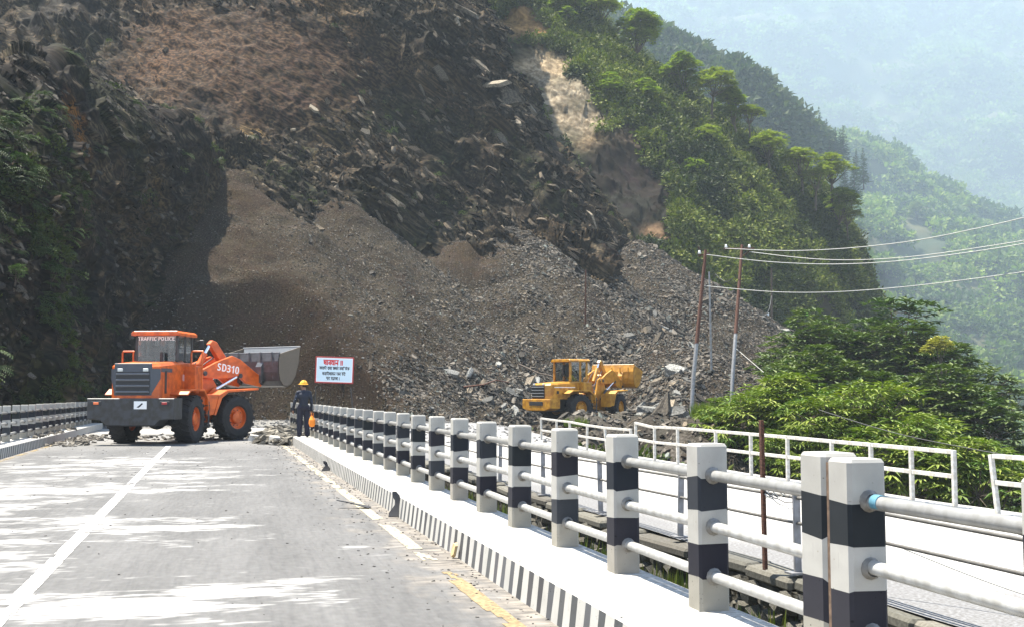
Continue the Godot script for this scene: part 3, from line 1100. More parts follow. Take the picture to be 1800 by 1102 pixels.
func line(called: String, r: float, half: float, b0: float, b1: float, c: Color, wear: float, sd: int) -> void:
	var mb := MB.new()
	mb.xf = frame_of_bridge()
	var n := FastNoiseLite.new()
	n.seed = 40 + sd
	n.frequency = 0.9
	n.fractal_octaves = 4
	var cells := 5
	var step := 0.12
	var b := b0
	while b < b1:
		for k in cells:
			var x0 := r - half + 2.0 * half * k / cells
			var x1 := r - half + 2.0 * half * (k + 1) / cells
			var w := n.get_noise_2d(x0 * 3.0, b) * 0.9 + 0.5
			if w < wear * 0.9: continue
			var ja := n.get_noise_1d(b * 3.0) * 0.012
			var jb := n.get_noise_1d((b + step) * 3.0) * 0.012
			mb.col = c * (0.88 + 0.24 * n.get_noise_2d(b * 2.0, x0 * 9.0))
			mb.face([Vector3(x0 + ja, 0.004, -b), Vector3(x1 + ja, 0.004, -b), Vector3(x1 + jb, 0.004, -b - step), Vector3(x0 + jb, 0.004, -b - step)], Vector3.UP)
		b += step
	tag(put(called, mb.mesh(), M.concrete), "", "", "", "structure")


func post_mesh(w: float, h: float, sd: int) -> ArrayMesh:
	var g := RandomNumberGenerator.new()
	g.seed = 90 + sd
	var mb := MB.new()
	var a := w / 2
	var c := 0.017
	var oct := [Vector2(a - c, a), Vector2(-a + c, a), Vector2(-a, a - c), Vector2(-a, -a + c), Vector2(-a + c, -a), Vector2(a - c, -a), Vector2(a, -a + c), Vector2(a, a - c)]
	var prev: Array = []
	for k in 8: prev.append(0.0)
	for band in 5:
		var hi: Array = []
		var base := h * (band + 1) / 5.0
		for k in 8: hi.append(base + g.randf_range(-0.010, 0.010) if band < 4 else h - c)
		mb.col = Color(0.40, 0.39, 0.365) * g.randf_range(0.85, 1.03) if band % 2 == 0 else Color(0.022, 0.024, 0.030) * g.randf_range(0.85, 1.9)
		if band == 0: mb.col = mb.col * Color(0.80, 0.78, 0.73)
		for k in 8:
			var j := (k + 1) % 8
			var p: Vector2 = oct[k]
			var q: Vector2 = oct[j]
			mb.face([Vector3(p.x, prev[k], p.y), Vector3(q.x, prev[j], q.y), Vector3(q.x, hi[j], q.y), Vector3(p.x, hi[k], p.y)], Vector3(p.x + q.x, 0, p.y + q.y))
		prev = hi
	var rim: Array = []
	for k in 8: rim.append(Vector3(oct[k].x * 0.9, h, oct[k].y * 0.9))
	for k in 8:
		var j := (k + 1) % 8
		mb.face([Vector3(oct[k].x, h - c, oct[k].y), Vector3(oct[j].x, h - c, oct[j].y), rim[j], rim[k]], Vector3(oct[k].x, 0.2, oct[k].y))
	mb.face(rim, Vector3.UP)
	return mb.mesh()


func pipes_between(host: Node3D, a: Vector3, b: Vector3, sd: int) -> void:   # three pipes with mortar collars between two posts
	var hs := [0.83, 0.515, 0.21]
	for k in 3:
		var mb := MB.new()
		var g := 0.33 if k > 0 else 0.22
		mb.col = Color(g, g * 1.01, g * 0.97)
		var dy := 0.004 * ((sd * 7 + k * 3) % 5 - 2)
		mb.tube([a + Vector3(0, hs[k] + dy, 0), b + Vector3(0, hs[k], 0)], [0.034], 14, false)
		put("pipe", mb.mesh(), M.pipe, host)
		for e in [[a, b], [b, a]]:
			mb = MB.new()
			mb.col = Color(0.30, 0.29, 0.27)
			var o: Vector3 = e[0] + Vector3(0, hs[k], 0)
			var d: Vector3 = (e[1] - e[0]).normalized()
			mb.tube([o, o + d * 0.012, o + d * 0.028], [0.054, 0.050, 0.036], 12, false)
			put("mortar_collar", mb.mesh(), M.concrete, host)


func railing(called: String, r: float, bs: Array, base: float, w: float, label: String) -> void:
	var o := thing(called, B(r + w / 2, base, bs[0]), PSI)
	if railing_first == null: railing_first = o
	railing_last = o
	tag(o, label)
	var kinds: Array = []
	for k in 4: kinds.append(post_mesh(w, 1.03, k))
	for k in bs.size():
		var z: float = -(bs[k] - bs[0])
		var p := put("post", kinds[(k * 7 + 2) % 4], M.paint, o)
		p.position = Vector3(rnd(-0.008, 0.008), rnd(-0.008, 0.004), z - w / 2)
		p.rotation = Vector3(rnd(-0.006, 0.006), PI * (k % 2) + rnd(-0.01, 0.01), rnd(-0.006, 0.006))
		if k > 0: pipes_between(o, Vector3(0, 0, z), Vector3(0, 0, -(bs[k - 1] - bs[0]) - w), k)
	if bs.size() == 4:
		var mb := MB.new()
		mb.col = Color(0.10, 0.25, 0.34)
		var z := -(4.83 - 1.0) + 0.05
		mb.tube([Vector3(0, 0.83, z), Vector3(0, 0.83, z + 0.055)], [0.0365], 14, true)
		put("blue_tape", mb.mesh(), M.pipe, o)


# ---------------------------------------------------------------- the older road beside it
func road_b(b: float) -> float:
	return lerpf(-0.65, -0.06, smoothstep(42.0, 60.0, b))


func lower_road() -> void:
	var pts := PackedVector3Array()
	var nu := 24
	var nv := 120
	for j in nv:
		for i in nu:
			var r := lerpf(7.0, 14.9, float(i) / (nu - 1))
			var b := lerpf(-12.0, 66.0, float(j) / (nv - 1))
			var w := B(r, 0, b)
			w.y = road_b(b) + n_mid.get_noise_2d(w.x, w.z) * 0.025
			pts.append(w)
	var tint := func(p: Vector3, _n) -> Color:
		var q := to_bridge(p)
		var edge := clampf((q.x - 8.0 + n_mid.get_noise_3dv(p * 1.2) * 1.3) / 0.9, 0, 1)
		var far := smoothstep(40.0, 56.0, q.y)
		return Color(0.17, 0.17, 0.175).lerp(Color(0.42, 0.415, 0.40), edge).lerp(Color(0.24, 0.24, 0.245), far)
	var g := grid_mesh(pts, nu, nv, tint, func(p): return Vector2(p.x, p.z) * 0.2)
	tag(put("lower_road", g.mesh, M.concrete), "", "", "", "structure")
	# old masonry wall under its near edge, with a cracked coping
	var fb := frame_of_bridge()
	var wall := thing("retaining_wall", B(6.85, -1.9, 3.0), PSI)
	tag(wall, "mossy stone retaining wall with broken coping along the edge of the lower road", "wall")
	var mb := MB.new()
	mb.col = Color(0.085, 0.082, 0.07)
	mb.box(Vector3(0.12, 0.45, -22.0), Vector3(0.30, 1.3, 48.0))
	put("backing", mb.mesh(), M.earth, wall)
	var kinds: Array = []
	for k in 5: kinds.append(slab(300 + k, 0.8))
	var n := 0
	var b := 0.0
	while b < 22.0:                                       # the stones that can be told apart
		for row in 4:
			if n >= 290: break
			var s := put("stone", kinds[n % 5], M.stone_grey, wall) if M.has("stone_grey") else put("stone", kinds[n % 5], stone_grey(), wall)
			s.position = Vector3(-0.06 + rnd(-0.04, 0.03), 0.08 + 0.29 * row + rnd(-0.03, 0.03), -b - rnd(0.0, 0.2))
			s.rotation = Vector3(rnd(-0.25, 0.25), rnd(-0.3, 0.3), PI / 2 + rnd(-0.3, 0.3))
			s.scale = Vector3(0.26, 0.32, 0.30) * rnd(0.8, 1.15)
			n += 1
		b += 0.34
	b = -3.0
	while b < 42.0:
		var l := rnd(0.9, 2.6)
		mb = MB.new()
		mb.col = Color(0.125, 0.118, 0.095) * rnd(0.6, 1.3)
		mb.box(Vector3.ZERO, Vector3(0.36 + rnd(0, 0.1), 0.16, l), 0.04)
		var s := put("coping_slab", mb.mesh(), M.concrete, wall)
		s.position = Vector3(0.12 + rnd(-0.07, 0.07), 1.19 + rnd(-0.05, 0.03), -b - l / 2)
		s.rotation = Vector3(rnd(-0.025, 0.025), rnd(-0.04, 0.04), rnd(-0.09, 0.09))
		b += l + rnd(0.02, 0.12)
	# thin pipe railing on the coping
	var rail := thing("pipe_railing", B(6.97, -0.60, 12.9), PSI)
	tag(rail, "thin weathered steel pipe railing with grey flat posts along the lower road", "pipe railing")
	var at := [0.0, 3.7, 7.5, 11.4, 15.4, 19.4, 23.4, 27.4]
	for k in at.size():
		mb = MB.new()
		mb.col = Color(0.9, 0.9, 0.95)
		mb.box(Vector3(0, 0.5, 0), Vector3(0.09, 1.0, 0.05), 0.006)
		mb.box(Vector3(0, 0.012, 0), Vector3(0.26, 0.024, 0.2))
		var p := put("post", mb.mesh(), M.zinc, rail)
		p.position = Vector3(0, 0, -at[k])
		p.rotation = Vector3(rnd(-0.03, 0.03), 0, rnd(-0.04, 0.04))
	for h in [0.93, 0.62, 0.30]:
		for k in at.size():
			var z0: float = -at[k]
			var z1: float = -at[k + 1] if k + 1 < at.size() else 9.0
			if k + 1 == at.size(): z0 = 0.0
			mb = MB.new()
			mb.col = Color(0.62, 0.58, 0.52) * rnd(0.8, 1.1)
			mb.tube([Vector3(0, h, z0), Vector3(rnd(-0.02, 0.02), h - 0.015, (z0 + z1) / 2), Vector3(0, h, z1)], [0.021], 8, false)
			put("pipe", mb.mesh(), M.zinc, rail)
	# white steel fence on the valley side
	var fence := thing("white_fence", B(14.3, -0.62, 20.0), PSI)
	tag(fence, "long white painted steel fence between the lower road and the green trees", "fence")
	fence_run(fence, [[0.0, 1.12, 0], [1.45, 1.13, 0], [3.0, 1.14, 0], [4.7, 1.15, 0], [6.9, 1.17, 0], [9.0, 1.18, 0], [11.3, 1.19, 0], [14.2, 1.20, 0], [16.2, 1.18, 0], [18.0, 1.27, 0]], 0.53)
	var bent := thing("white_fence", B(14.2, -0.58, 38.2), PSI)
	tag(bent, "buckled far end of the white fence beside the rubble mound", "fence")
	fence_run(bent, [[0.0, 0.98, 0.02], [2.6, 0.98, 0.25], [5.0, 1.02, -0.05], [7.2, 1.10, 0.1], [9.2, 1.12, 0.0], [11.6, 1.16, 0.05]], 0.5)
	var stub := thing("white_fence", B(14.3, -0.66, 18.7), PSI)
	tag(stub, "short white fence panel with a leaning end post past the gap", "fence")
	fence_run(stub, [[0.0, 1.14, 0.14], [-2.2, 1.16, 0.0], [-4.4, 1.18, 0.0]], 0.53)


func stone_grey() -> Material:
	var m: StandardMaterial3D = M.stone.duplicate()
	m.albedo_color = Color(0.42, 0.41, 0.38)
	M.stone_grey = m
	return m


func fence_run(o: Node3D, posts: Array, mid: float) -> void:   # posts of (distance, height, lean)
	for k in posts.size():
		var p: Array = posts[k]
		var mb := MB.new()
		mb.box(Vector3(0, p[1] / 2, 0), Vector3(0.085, p[1], 0.085), 0.008)
		var m := put("post", mb.mesh(), M.white_metal, o)
		m.position = Vector3(0, 0, -p[0])
		m.rotation.x = -p[2]
		if k == 0: continue
		var q: Array = posts[k - 1]
		for w in 2:
			var a := Vector3(0, q[1] - 0.04 if w == 0 else q[1] * mid, -q[0] - q[2] * (1.0 if w == 0 else 0.5))
			var b := Vector3(0, p[1] - 0.04 if w == 0 else p[1] * mid, -p[0] - p[2] * (1.0 if w == 0 else 0.5))
			if w == 0 and k == 9 and posts.size() == 10: a.y -= 0.02
			mb = MB.new()
			var d := b - a
			mb.box(Vector3.ZERO, Vector3(0.07, 0.085, d.length() - 0.088), 0.008)
			var r := put("rail", mb.mesh(), M.white_metal, o)
			r.transform = Transform3D(Basis.looking_at(d, Vector3.UP), (a + b) / 2)


# ---------------------------------------------------------------- loose rock
func ground_y(x: float, d: float) -> float:
	var q := to_bridge(Vector3(x, 0, -d))
	var y := talus_y(x, d)
	if q.x > 15.0: return maxf(y, lerpf(-1.0, -0.3, smoothstep(40.0, 60.0, q.y)) + maxf(0.0, q.y - 85.0) * 0.11 - (q.x - 15.0) * 0.62)
	if q.x > 7.2 and q.y < 62.0: return maxf(y, road_b(q.y))
	if q.x < 2.3 and q.x > -5.4 and q.y < 48.0: return maxf(y, 0.0)
	return maxf(y, -0.1)


func slope_normal(x: float, d: float) -> Vector3:
	return Vector3(talus_y(x - 0.4, d) - talus_y(x + 0.4, d), 0.8, -(talus_y(x, d - 0.4) - talus_y(x, d + 0.4))).normalized()


func stone_tone(p: Vector3) -> Color:
	var br := brownness(p)
	var g := lerpf(0.03, 0.26, pow(rng.randf(), 2.0))
	var c := Color(g * 1.06, g * 0.94, g * 0.78)
	var pick := rng.randf()
	if pick < 0.2: c = Color(g * 1.05, g * 0.84, g * 0.60)
	elif pick < 0.3: c = Color(g * 0.9, g, g * 0.9)
	return c.lerp(Color(g * 0.75, g * 0.60, g * 0.46), br * 0.7)


func lie(n: Vector3, rough: float) -> Basis:              # a slab lying on a slope, more or less unsettled
	var y := (n + Vector3(rnd(-rough, rough), rnd(-rough, rough) * 0.5, rnd(-rough, rough))).normalized()
	var x := y.cross(Vector3(rnd(-1, 1), rnd(-0.2, 0.2), rnd(-1, 1))).normalized()
	return Basis(x, y, x.cross(y))


func rubble() -> void:
	var shapes: Array = []
	for k in 10: shapes.append(slab(500 + k, [0.22, 0.32, 0.45, 0.6, 0.28][k % 5]))
	var heaps: Array = []
	for k in 10: heaps.append([[], []])
	var big: Array = []
	var n := 0
	while n < 150000:
		var x := rnd(-33, 41)
		var d := rnd(68, 124)
		var y := talus_y(x, d)
		if y < -0.5: continue
		n += 1
		var p := Vector3(x, y, -d)
		var br := brownness(p)
		if rng.randf() < maxf(br * 0.30, dug(p) * 0.7): continue
		var coarse := clampf((x + 14.0) / 26.0, 0.0, 1.0) * 0.5 + clampf(1.0 - y / 10.0, 0.0, 1.0) * 0.5
		var s := (0.08 + 0.20 * coarse * clampf(0.75 + n_mid.get_noise_2d(x * 0.7, d * 0.7) * 1.6, 0.3, 1.6)) * (0.55 + 0.9 * rng.randf()) * (1.0 - 0.45 * br)
		if rng.randf() < 0.05: s *= 1.7
		if rng.randf() < 0.006 * (0.4 + coarse * 1.6): s *= 2.8
		var nn := slope_normal(x, d)
		var t := Transform3D(lie(nn, 0.5).scaled_local(Vector3(s * rnd(1.0, 1.9), s * rnd(0.8, 1.3), s * rnd(0.8, 1.3))), p + nn * s * 0.08)
		var c := stone_tone(p) * 0.95
		if s > 0.56:
			big.append([s / d, t, c, p])
			continue
		var k := rng.randi_range(0, 9)
		heaps[k][0].append(t)
		heaps[k][1].append(c)
	# low heaps pushed aside round the yellow machine and behind the fence
	for m in [[P(1030, 727, 57), 3.0, 1.25, 700], [P(1250, 742, 52), 3.6, 1.3, 800], [P(1165, 735, 62), 3.4, 1.3, 700], [P(1100, 730, 66), 3.0, 1.0, 500], [P(1330, 735, 56), 2.5, 1.2, 300]]:
		mound(m[0], m[1], m[2], m[3], heaps)
	# spilled stones on the deck's end and along the kerb
	for i in 900:
		var b := rnd(37.5, 47.5)
		var r := lerpf(-5.3, 2.3, rng.randf())
		if rng.randf() < 0.6: r = rnd(1.0, 3.1) if rng.randf() < 0.6 else rnd(-6.3, -4.2)
		if b < 42.0 and r > -4.0 and r < 1.6: continue
		var s := rnd(0.05, 0.22)
		var h := 0.27 if r > 2.34 or r < -5.3 else 0.0
		heaps[i % 10][0].append(Transform3D(lie(Vector3.UP, 0.4).scaled_local(Vector3(s * 1.6, s, s)), B(r, h + s * 0.1, b)))
		heaps[i % 10][1].append(Color(0.20, 0.185, 0.16) * rnd(0.4, 1.3))
	for i in 420:                                         # the pile that blocks the kerb by the standing figure
		var q := Vector2(rnd(-1, 1), rnd(-1, 1))
		if q.length() > 1: continue
		var s := rnd(0.10, 0.34)
		heaps[i % 10][0].append(Transform3D(lie(Vector3.UP, 0.5).scaled_local(Vector3(s * 1.9, s * 0.9, s)), B(2.05 + q.x * 0.75, 0.1 + 0.42 * (1.0 - q.length()), 40.2 + q.y * 3.3)))
		heaps[i % 10][1].append(Color(0.26, 0.24, 0.20) * rnd(0.4, 1.3))
	for i in 1500:                                        # chips on the carriageway
		var b := 5.0 + 42.0 * pow(rng.randf(), 1.2)
		var r := rnd(-5.3, 2.3)
		if rng.randf() < 0.68: r = 2.3 - absf(rng.randfn(0, 0.4))
		var s := rnd(0.006, 0.02) * (1.0 + b / 30.0)
		heaps[i % 10][0].append(Transform3D(lie(Vector3.UP, 0.3).scaled_local(Vector3(s * 1.3, s, s)), B(r, s * 0.1, b)))
		heaps[i % 10][1].append(Color(0.10, 0.095, 0.09) * rnd(0.5, 1.9))
	for i in 4000:                                        # stones over the gravel ground
		var b := rnd(48.5, 84.0)
		var r := rnd(-7.0, 15.5)
		var w := B(r, 0, b)
		var s := rnd(0.04, 0.16)
		var y := ground_y(w.x, -w.z)
		heaps[i % 10][0].append(Transform3D(lie(Vector3.UP, 0.3).scaled_local(Vector3(s * 1.4, s, s)), Vector3(w.x, y + s * 0.05, w.z)))
		heaps[i % 10][1].append(Color(0.25, 0.25, 0.25) * rnd(0.5, 1.4))
	for k in 10:
		scatter("loose_rubble", shapes[k], M.stone, heaps[k][0], heaps[k][1])
	# the blocks that show largest are things of their own
	big.sort_custom(func(a, b): return a[0] > b[0])
	var rest: Array = [[], []]
	var tones: Array = []
	for k in 8:
		var m: StandardMaterial3D = M.stone.duplicate()
		var g := 0.34 + 0.042 * k
		m.albedo_color = Color(g, g, g * 0.97) if k % 3 else Color(g, g * 0.92, g * 0.80)
		tones.append(m)
	var marks := [["the orange loader", P(300, 680, 39)], ["the warning sign", P(587, 650, 55)], ["the yellow loader", P(1020, 690, 68)], ["the rusty post", P(1030, 510, 92)], ["the leaning poles", P(1240, 600, 75)], ["the cliff foot", P(800, 420, 108)]]
	for i in big.size():
		if i >= 240:
			rest[0].append(big[i][1])
			rest[1].append(big[i][2])
			continue
		var t: Transform3D = big[i][1]
		var p: Vector3 = big[i][3]
		var o := put("boulder", shapes[i % 10], tones[(i * 5) % 8], null)
		o.transform = t
		var k := (i * 5) % 8
		var tone: String = ["dark brown", "dark grey", "grey", "brown", "mid grey", "pale grey", "tan", "whitish grey"][k]
		var form: String = ["thin slab", "slab", "block", "chunky block", "flat stone"][(i % 10) % 5]
		var size: float = t.basis.get_scale().x
		var sz := "huge" if size > 1.6 else ("large" if size > 1.15 else "medium-sized")
		var best := ""
		var bd := 1e9
		for w in marks:
			var e := screen(p).distance_to(screen(w[1]))
			if e < bd:
				bd = e
				best = w[0]
		var up := "high up on" if p.y > 9.0 else ("half way up" if p.y > 4.0 else "at the foot of")
		var text := "%s %s %s %s the debris, near %s" % [sz, tone, form, up, best]
		tag(o, text, "boulder", "%s %s of rock %s the debris near %s" % [tone, form, up, best])
	if rest[0].size(): scatter("smaller_boulders", shapes[3], M.stone, rest[0], rest[1])


func screen(p: Vector3) -> Vector2:
	return Vector2(900.0 + 2000.0 * p.x / -p.z, 694.0 - 2000.0 * (p.y - EYE) / -p.z)


func mound(at: Vector3, r: float, h: float, count: int, heaps: Array) -> void:
	var pts := PackedVector3Array()
	var n := 26
	for j in n:
		for i in n:
			var x := lerpf(-1.25, 1.25, float(i) / (n - 1))
			var z := lerpf(1.25, -1.25, float(j) / (n - 1))
			var q := Vector2(x, z).length()
			var y := h * clampf(1.0 - q * q, -0.5, 1.0) + n_mid.get_noise_2d((at.x + x * r) * 1.6, (at.z + z * r) * 1.6) * 0.5
			pts.append(Vector3(at.x + x * r, at.y - h + y, at.z + z * r))
	var g := grid_mesh(pts, n, n, func(p, _n): return Color(0.09, 0.082, 0.07) * (1.0 + n_mid.get_noise_3dv(p * 2.0)), func(p): return Vector2(p.x, p.z) * 0.2)
	tag(put("rubble_mound", g.mesh, M.earth), "", "", "", "structure")
	for i in count:
		var k := rng.randi_range(0, n * n - 1)
		var p: Vector3 = g.p[k] + Vector3(rnd(-0.15, 0.15), 0, rnd(-0.15, 0.15))
		var s := 0.09 + 0.30 * pow(rng.randf(), 2.2)
		heaps[i % 10][0].append(Transform3D(lie(g.n[k], 0.5).scaled_local(Vector3(s * rnd(1.2, 2.0), s, s)), p + Vector3(0, s * 0.12, 0)))
		heaps[i % 10][1].append(stone_tone(p) * 1.15)


# ---------------------------------------------------------------- wheel loaders
func text_mesh(s: String, h: float, depth := 0.006, bold := true) -> TextMesh:
	var t := TextMesh.new()
	t.text = s
	var f := SystemFont.new()
	f.font_names = PackedStringArray(["Droid Sans"])
	f.font_weight = 700 if bold else 400
	t.font = f
	t.font_size = 32
	t.pixel_size = h / 23.0
	t.depth = depth
	return t


func wheel(o: Node3D, at: Vector3, axle: Vector3, rad: float, wide: float, rim_mat: Material) -> void:
	var mb := MB.new()
	var w := wide / 2
	var rr := rad * 0.50
	mb.lathe([Vector2(rr, -w * 0.80), Vector2(rr * 1.12, -w * 0.97), Vector2(rad * 0.80, -w), Vector2(rad * 0.93, -w * 0.86), Vector2(rad * 0.975, -w * 0.55), Vector2(rad * 0.98, 0), Vector2(rad * 0.975, w * 0.55), Vector2(rad * 0.93, w * 0.86), Vector2(rad * 0.80, w), Vector2(rr * 1.12, w * 0.97), Vector2(rr, w * 0.80)], at, axle, 40)
	var tyre := put("tyre", mb.mesh(), M.tyre, o)
	mb = MB.new()                                         # tread lugs: one bar each side, staggered
	var side := axle.cross(Vector3.UP).normalized()
	var lugs := 20
	for k in lugs:
		for s in [-1.0, 1.0]:
			var a: float = TAU * (k + (0.25 if s > 0 else -0.25)) / lugs
			var out := side * cos(a) + Vector3.UP * sin(a)
			var fwd := axle.cross(out)
			var b := Basis((axle + fwd * 0.45 * s).normalized(), out, (fwd - axle * 0.45 * s).normalized())
			mb.box(at + out * rad * 0.955 + axle * s * w * 0.50, Vector3(w * 1.0, rad * 0.09, rad * 0.135), 0.012, b)
	var tread := put("tread", mb.mesh(), M.tyre, tyre)
	tread.set_meta("kind", "stuff")
	mb = MB.new()
	for s in [-1.0, 1.0]:
		mb.lathe([Vector2(rr * 1.04, w * 0.86), Vector2(rr * 1.06, w * 0.80), Vector2(rr * 0.98, w * 0.74), Vector2(rr * 0.90, w * 0.42), Vector2(rr * 0.56, w * 0.36), Vector2(rr * 0.52, w * 0.72), Vector2(rr * 0.44, w * 0.80), Vector2(rr * 0.40, w * 0.80), Vector2(0.0, w * 0.84)] if s > 0 else
			[Vector2(0.0, -w * 0.5), Vector2(rr * 0.9, -w * 0.5), Vector2(rr * 1.04, -w * 0.82)], at, axle, 28)
	put("rim", mb.mesh(), rim_mat, o)
	mb = MB.new()
	for k in 10:
		var a := TAU * k / 10
		var out := side * cos(a) + Vector3.UP * sin(a)
		mb.tube([at + out * rr * 0.70 + axle * w * 0.36, at + out * rr * 0.70 + axle * w * 0.46], [0.022], 6)
	var nuts := put("wheel_nuts", mb.mesh(), M.black, o.get_child(o.get_child_count() - 1))
	nuts.set_meta("kind", "stuff")


func rod(o: Node3D, called: String, a: Vector3, b: Vector3, r: float, m: Material, xf := Transform3D.IDENTITY) -> void:
	var mb := MB.new()
	mb.xf = xf
	mb.tube([a, b], [r], 14)
	put(called, mb.mesh(), m, o)


func loader(called: String, at: Vector3, heading: float, bend: float, style: int, label: String) -> Node3D:
	# built on its rear axle: forward is -z, the front frame swings round the joint by bend
	var o := thing(called, at, -heading)
	tag(o, label, "wheel loader")
	var body: Material = M.orange if style == 0 else M.yellow
	var rim: Material = M.orange if style == 0 else M.yellow
	var R := 0.80
	var F := Transform3D(Basis(Vector3.UP, -bend), Vector3(0, 0, -1.65))
	var mb := MB.new()
	# rear frame and counterweight
	mb.box(Vector3(0, 0.95, 0.1), Vector3(0.95, 0.7, 3.7), 0.03)
	mb.box(Vector3(0, 0.8, 0), Vector3(1.75, 0.36, 0.42), 0.05)
	mb.lathe([Vector2(0, -0.3), Vector2(0.30, -0.26), Vector2(0.36, 0), Vector2(0.30, 0.26), Vector2(0, 0.3)], Vector3(0, 0.8, 0), Vector3(0, 0, 1), 16)
	put("rear_frame", mb.mesh(), M.iron, o)
	mb = MB.new()
	var cw: Array = [Vector2(-1.43, 1.50), Vector2(1.43, 1.50), Vector2(1.43, 0.83), Vector2(0.98, 0.80), Vector2(0.80, 0.62), Vector2(-0.80, 0.62), Vector2(-0.98, 0.80), Vector2(-1.43, 0.83)]
	if style == 1: cw = [Vector2(-1.25, 1.30), Vector2(1.25, 1.30), Vector2(1.25, 0.80), Vector2(0.8, 0.66), Vector2(-0.8, 0.66), Vector2(-1.25, 0.80)]
	mb.prism(cw, Vector3(0, 0, 1.80), Vector3.RIGHT, Vector3.UP, 0.72, 0.03)
	var weight := put("counterweight", mb.mesh(), M.iron if style == 0 else body, o)
	if style == 0:
		for s: float in [-1.0, 1.0]:
			mb = MB.new()
			mb.box(Vector3(s * 1.12 , 1.33, 2.165), Vector3(0.34, 0.14, 0.03), 0.01)
			put("lamp_housing", mb.mesh(), M.black, weight)
			mb = MB.new()
			mb.box(Vector3(s * 1.12, 1.335, 2.185), Vector3(0.17, 0.075, 0.02), 0.006)
			put("tail_lamp", mb.mesh(), M.lamp_orange if s < 0 else M.red, weight)
		mb = MB.new()
		mb.box(Vector3(0.33, 1.28, 2.168), Vector3(0.42, 0.25, 0.012), 0.003)
		var plate := put("number_plate", mb.mesh(), M.white, weight)
		mb = MB.new()
		for q in [[0.30, 1.245, 0.10, 0.05, 0.6], [0.35, 1.29, 0.14, 0.045, 0.7], [0.27, 1.225, 0.09, 0.03, 0.2]]:
			mb.box(Vector3(q[0], q[1], 2.176), Vector3(q[2], q[3], 0.004), 0.0, Basis(Vector3.BACK, q[4]))
		put("mud_smear", mb.mesh(), M.black, plate)
	else:
		mb = MB.new()
		mb.box(Vector3(0, 1.06, 2.165), Vector3(1.2, 0.22, 0.02), 0.004)
		put("recess", mb.mesh(), M.black, weight)
	# hood: bevelled corners, sloping top
	mb = MB.new()
	var top0 := 2.60 if style == 0 else 2.16
	var top1 := 2.76 if style == 0 else 2.34
	var hw := 0.80
	var ch := 0.22
	var z0 := 1.98
	var z1 := -0.30
	var low := 1.46 if style == 0 else 1.30
	var ring: Array = [Vector3(-hw, 0, z1), Vector3(-hw, 0, z0 - ch), Vector3(-hw + ch, 0, z0), Vector3(hw - ch, 0, z0), Vector3(hw, 0, z0 - ch), Vector3(hw, 0, z1)]
	var up := func(p: Vector3, inset: float) -> Vector3:
		var y := lerpf(top0, top1, (z0 - p.z) / (z0 - z1))
		return Vector3(p.x * (1.0 - inset), y - (0.0 if inset > 0 else 0.10), p.z - inset * 0.7 * clampf(p.z, 0, 1))
	for k in 5:
		var a: Vector3 = ring[k]
		var b: Vector3 = ring[k + 1]
		var out := Vector3((a.x + b.x), 0, maxf(0, (a.z + b.z) * 0.5) if k in [1, 2, 3] else 0.0)
		var ua: Vector3 = up.call(a, 0.0)
		var ub: Vector3 = up.call(b, 0.0)
		mb.face([Vector3(a.x, low, a.z), Vector3(b.x, low, b.z), ub, ua], out)
		mb.face([ua, ub, up.call(b, 0.1), up.call(a, 0.1)], out + Vector3(0, 1, 0))
	var lid: Array = []
	for p in ring: lid.append(up.call(p, 0.1))
	mb.face(lid, Vector3.UP)
	mb.face([ring[0] + Vector3(0, low, 0), ring[5] + Vector3(0, low, 0), up.call(ring[5], 0.0), up.call(ring[0], 0.0)], Vector3(0, 0, -1))
	var hood := put("hood", mb.mesh(), body, o)
	if style == 0:
		mb = MB.new()                                     # dark cowl round the rear, wrapping over the corners
		mb.box(Vector3(0, 2.10, z0 + 0.012), Vector3(1.24, 1.02, 0.03), 0.01)
		for s: float in [-1.0, 1.0]:
			mb.prism([Vector2(-0.16, 2.44), Vector2(0.155, 2.44), Vector2(0.155, 2.12), Vector2(-0.16, 1.60)], Vector3(s * (hw - ch / 2 + 0.012), 0, z0 - ch / 2 + 0.012), Vector3(-s, 0, 1).normalized() * -1.0, Vector3.UP, 0.02)
			mb.box(Vector3(s * (hw + 0.006), 2.40, 1.25), Vector3(0.012, 0.12, 0.9))
		put("rear_cowl", mb.mesh(), mat_once("cowl", Color(0.055, 0.065, 0.085), 0.45), hood)
	var grille := MB.new()
	grille.box(Vector3(0, 1.98 if style == 0 else 1.72, z0 + 0.03), Vector3(1.12, 0.72 if style == 0 else 0.74, 0.02), 0.004)
	var gr := put("grille", grille.mesh(), M.black, hood)
	for k in 4:
		mb = MB.new()
		var y := 1.70 + 0.19 * k if style == 0 else 1.46 + 0.17 * k
		mb.box(Vector3(0, y, z0 + 0.055), Vector3(1.10, 0.055 if style == 0 else 0.035, 0.05), 0.012, Basis(Vector3.RIGHT, 0.35))
		put("slat", mb.mesh(), mat_once("slat", Color(0.13, 0.14, 0.16), 0.4), gr)
	for s: float in [-1.0, 1.0]:
		mb = MB.new()
		mb.box(Vector3(s * 0.42, 2.40 if style == 0 else 2.12, z0 + (0.04 if style == 0 else -0.02)), Vector3(0.17, 0.10, 0.05), 0.012)
		put("work_lamp", mb.mesh(), mat_once("lens", Color(0.62, 0.64, 0.62), 0.2), hood)
		mb = MB.new()
		if style == 0:
			mb.box(Vector3(s * (hw + 0.008), 2.02, 1.32), Vector3(0.016, 0.74, 0.16), 0.004)
			put("side_vent", mb.mesh(), M.black, hood)
		else:
			mb.box(Vector3(s * (hw + 0.006), 1.96, 0.75), Vector3(0.012, 0.045, 1.5), 0.003)
			put("side_stripe", mb.mesh(), M.white, hood)
			mb = MB.new()
			mb.box(Vector3(s * (hw + 0.006), 1.68, 1.25), Vector3(0.012, 0.16, 0.16), 0.003)
			put("side_vent", mb.mesh(), M.black, hood)
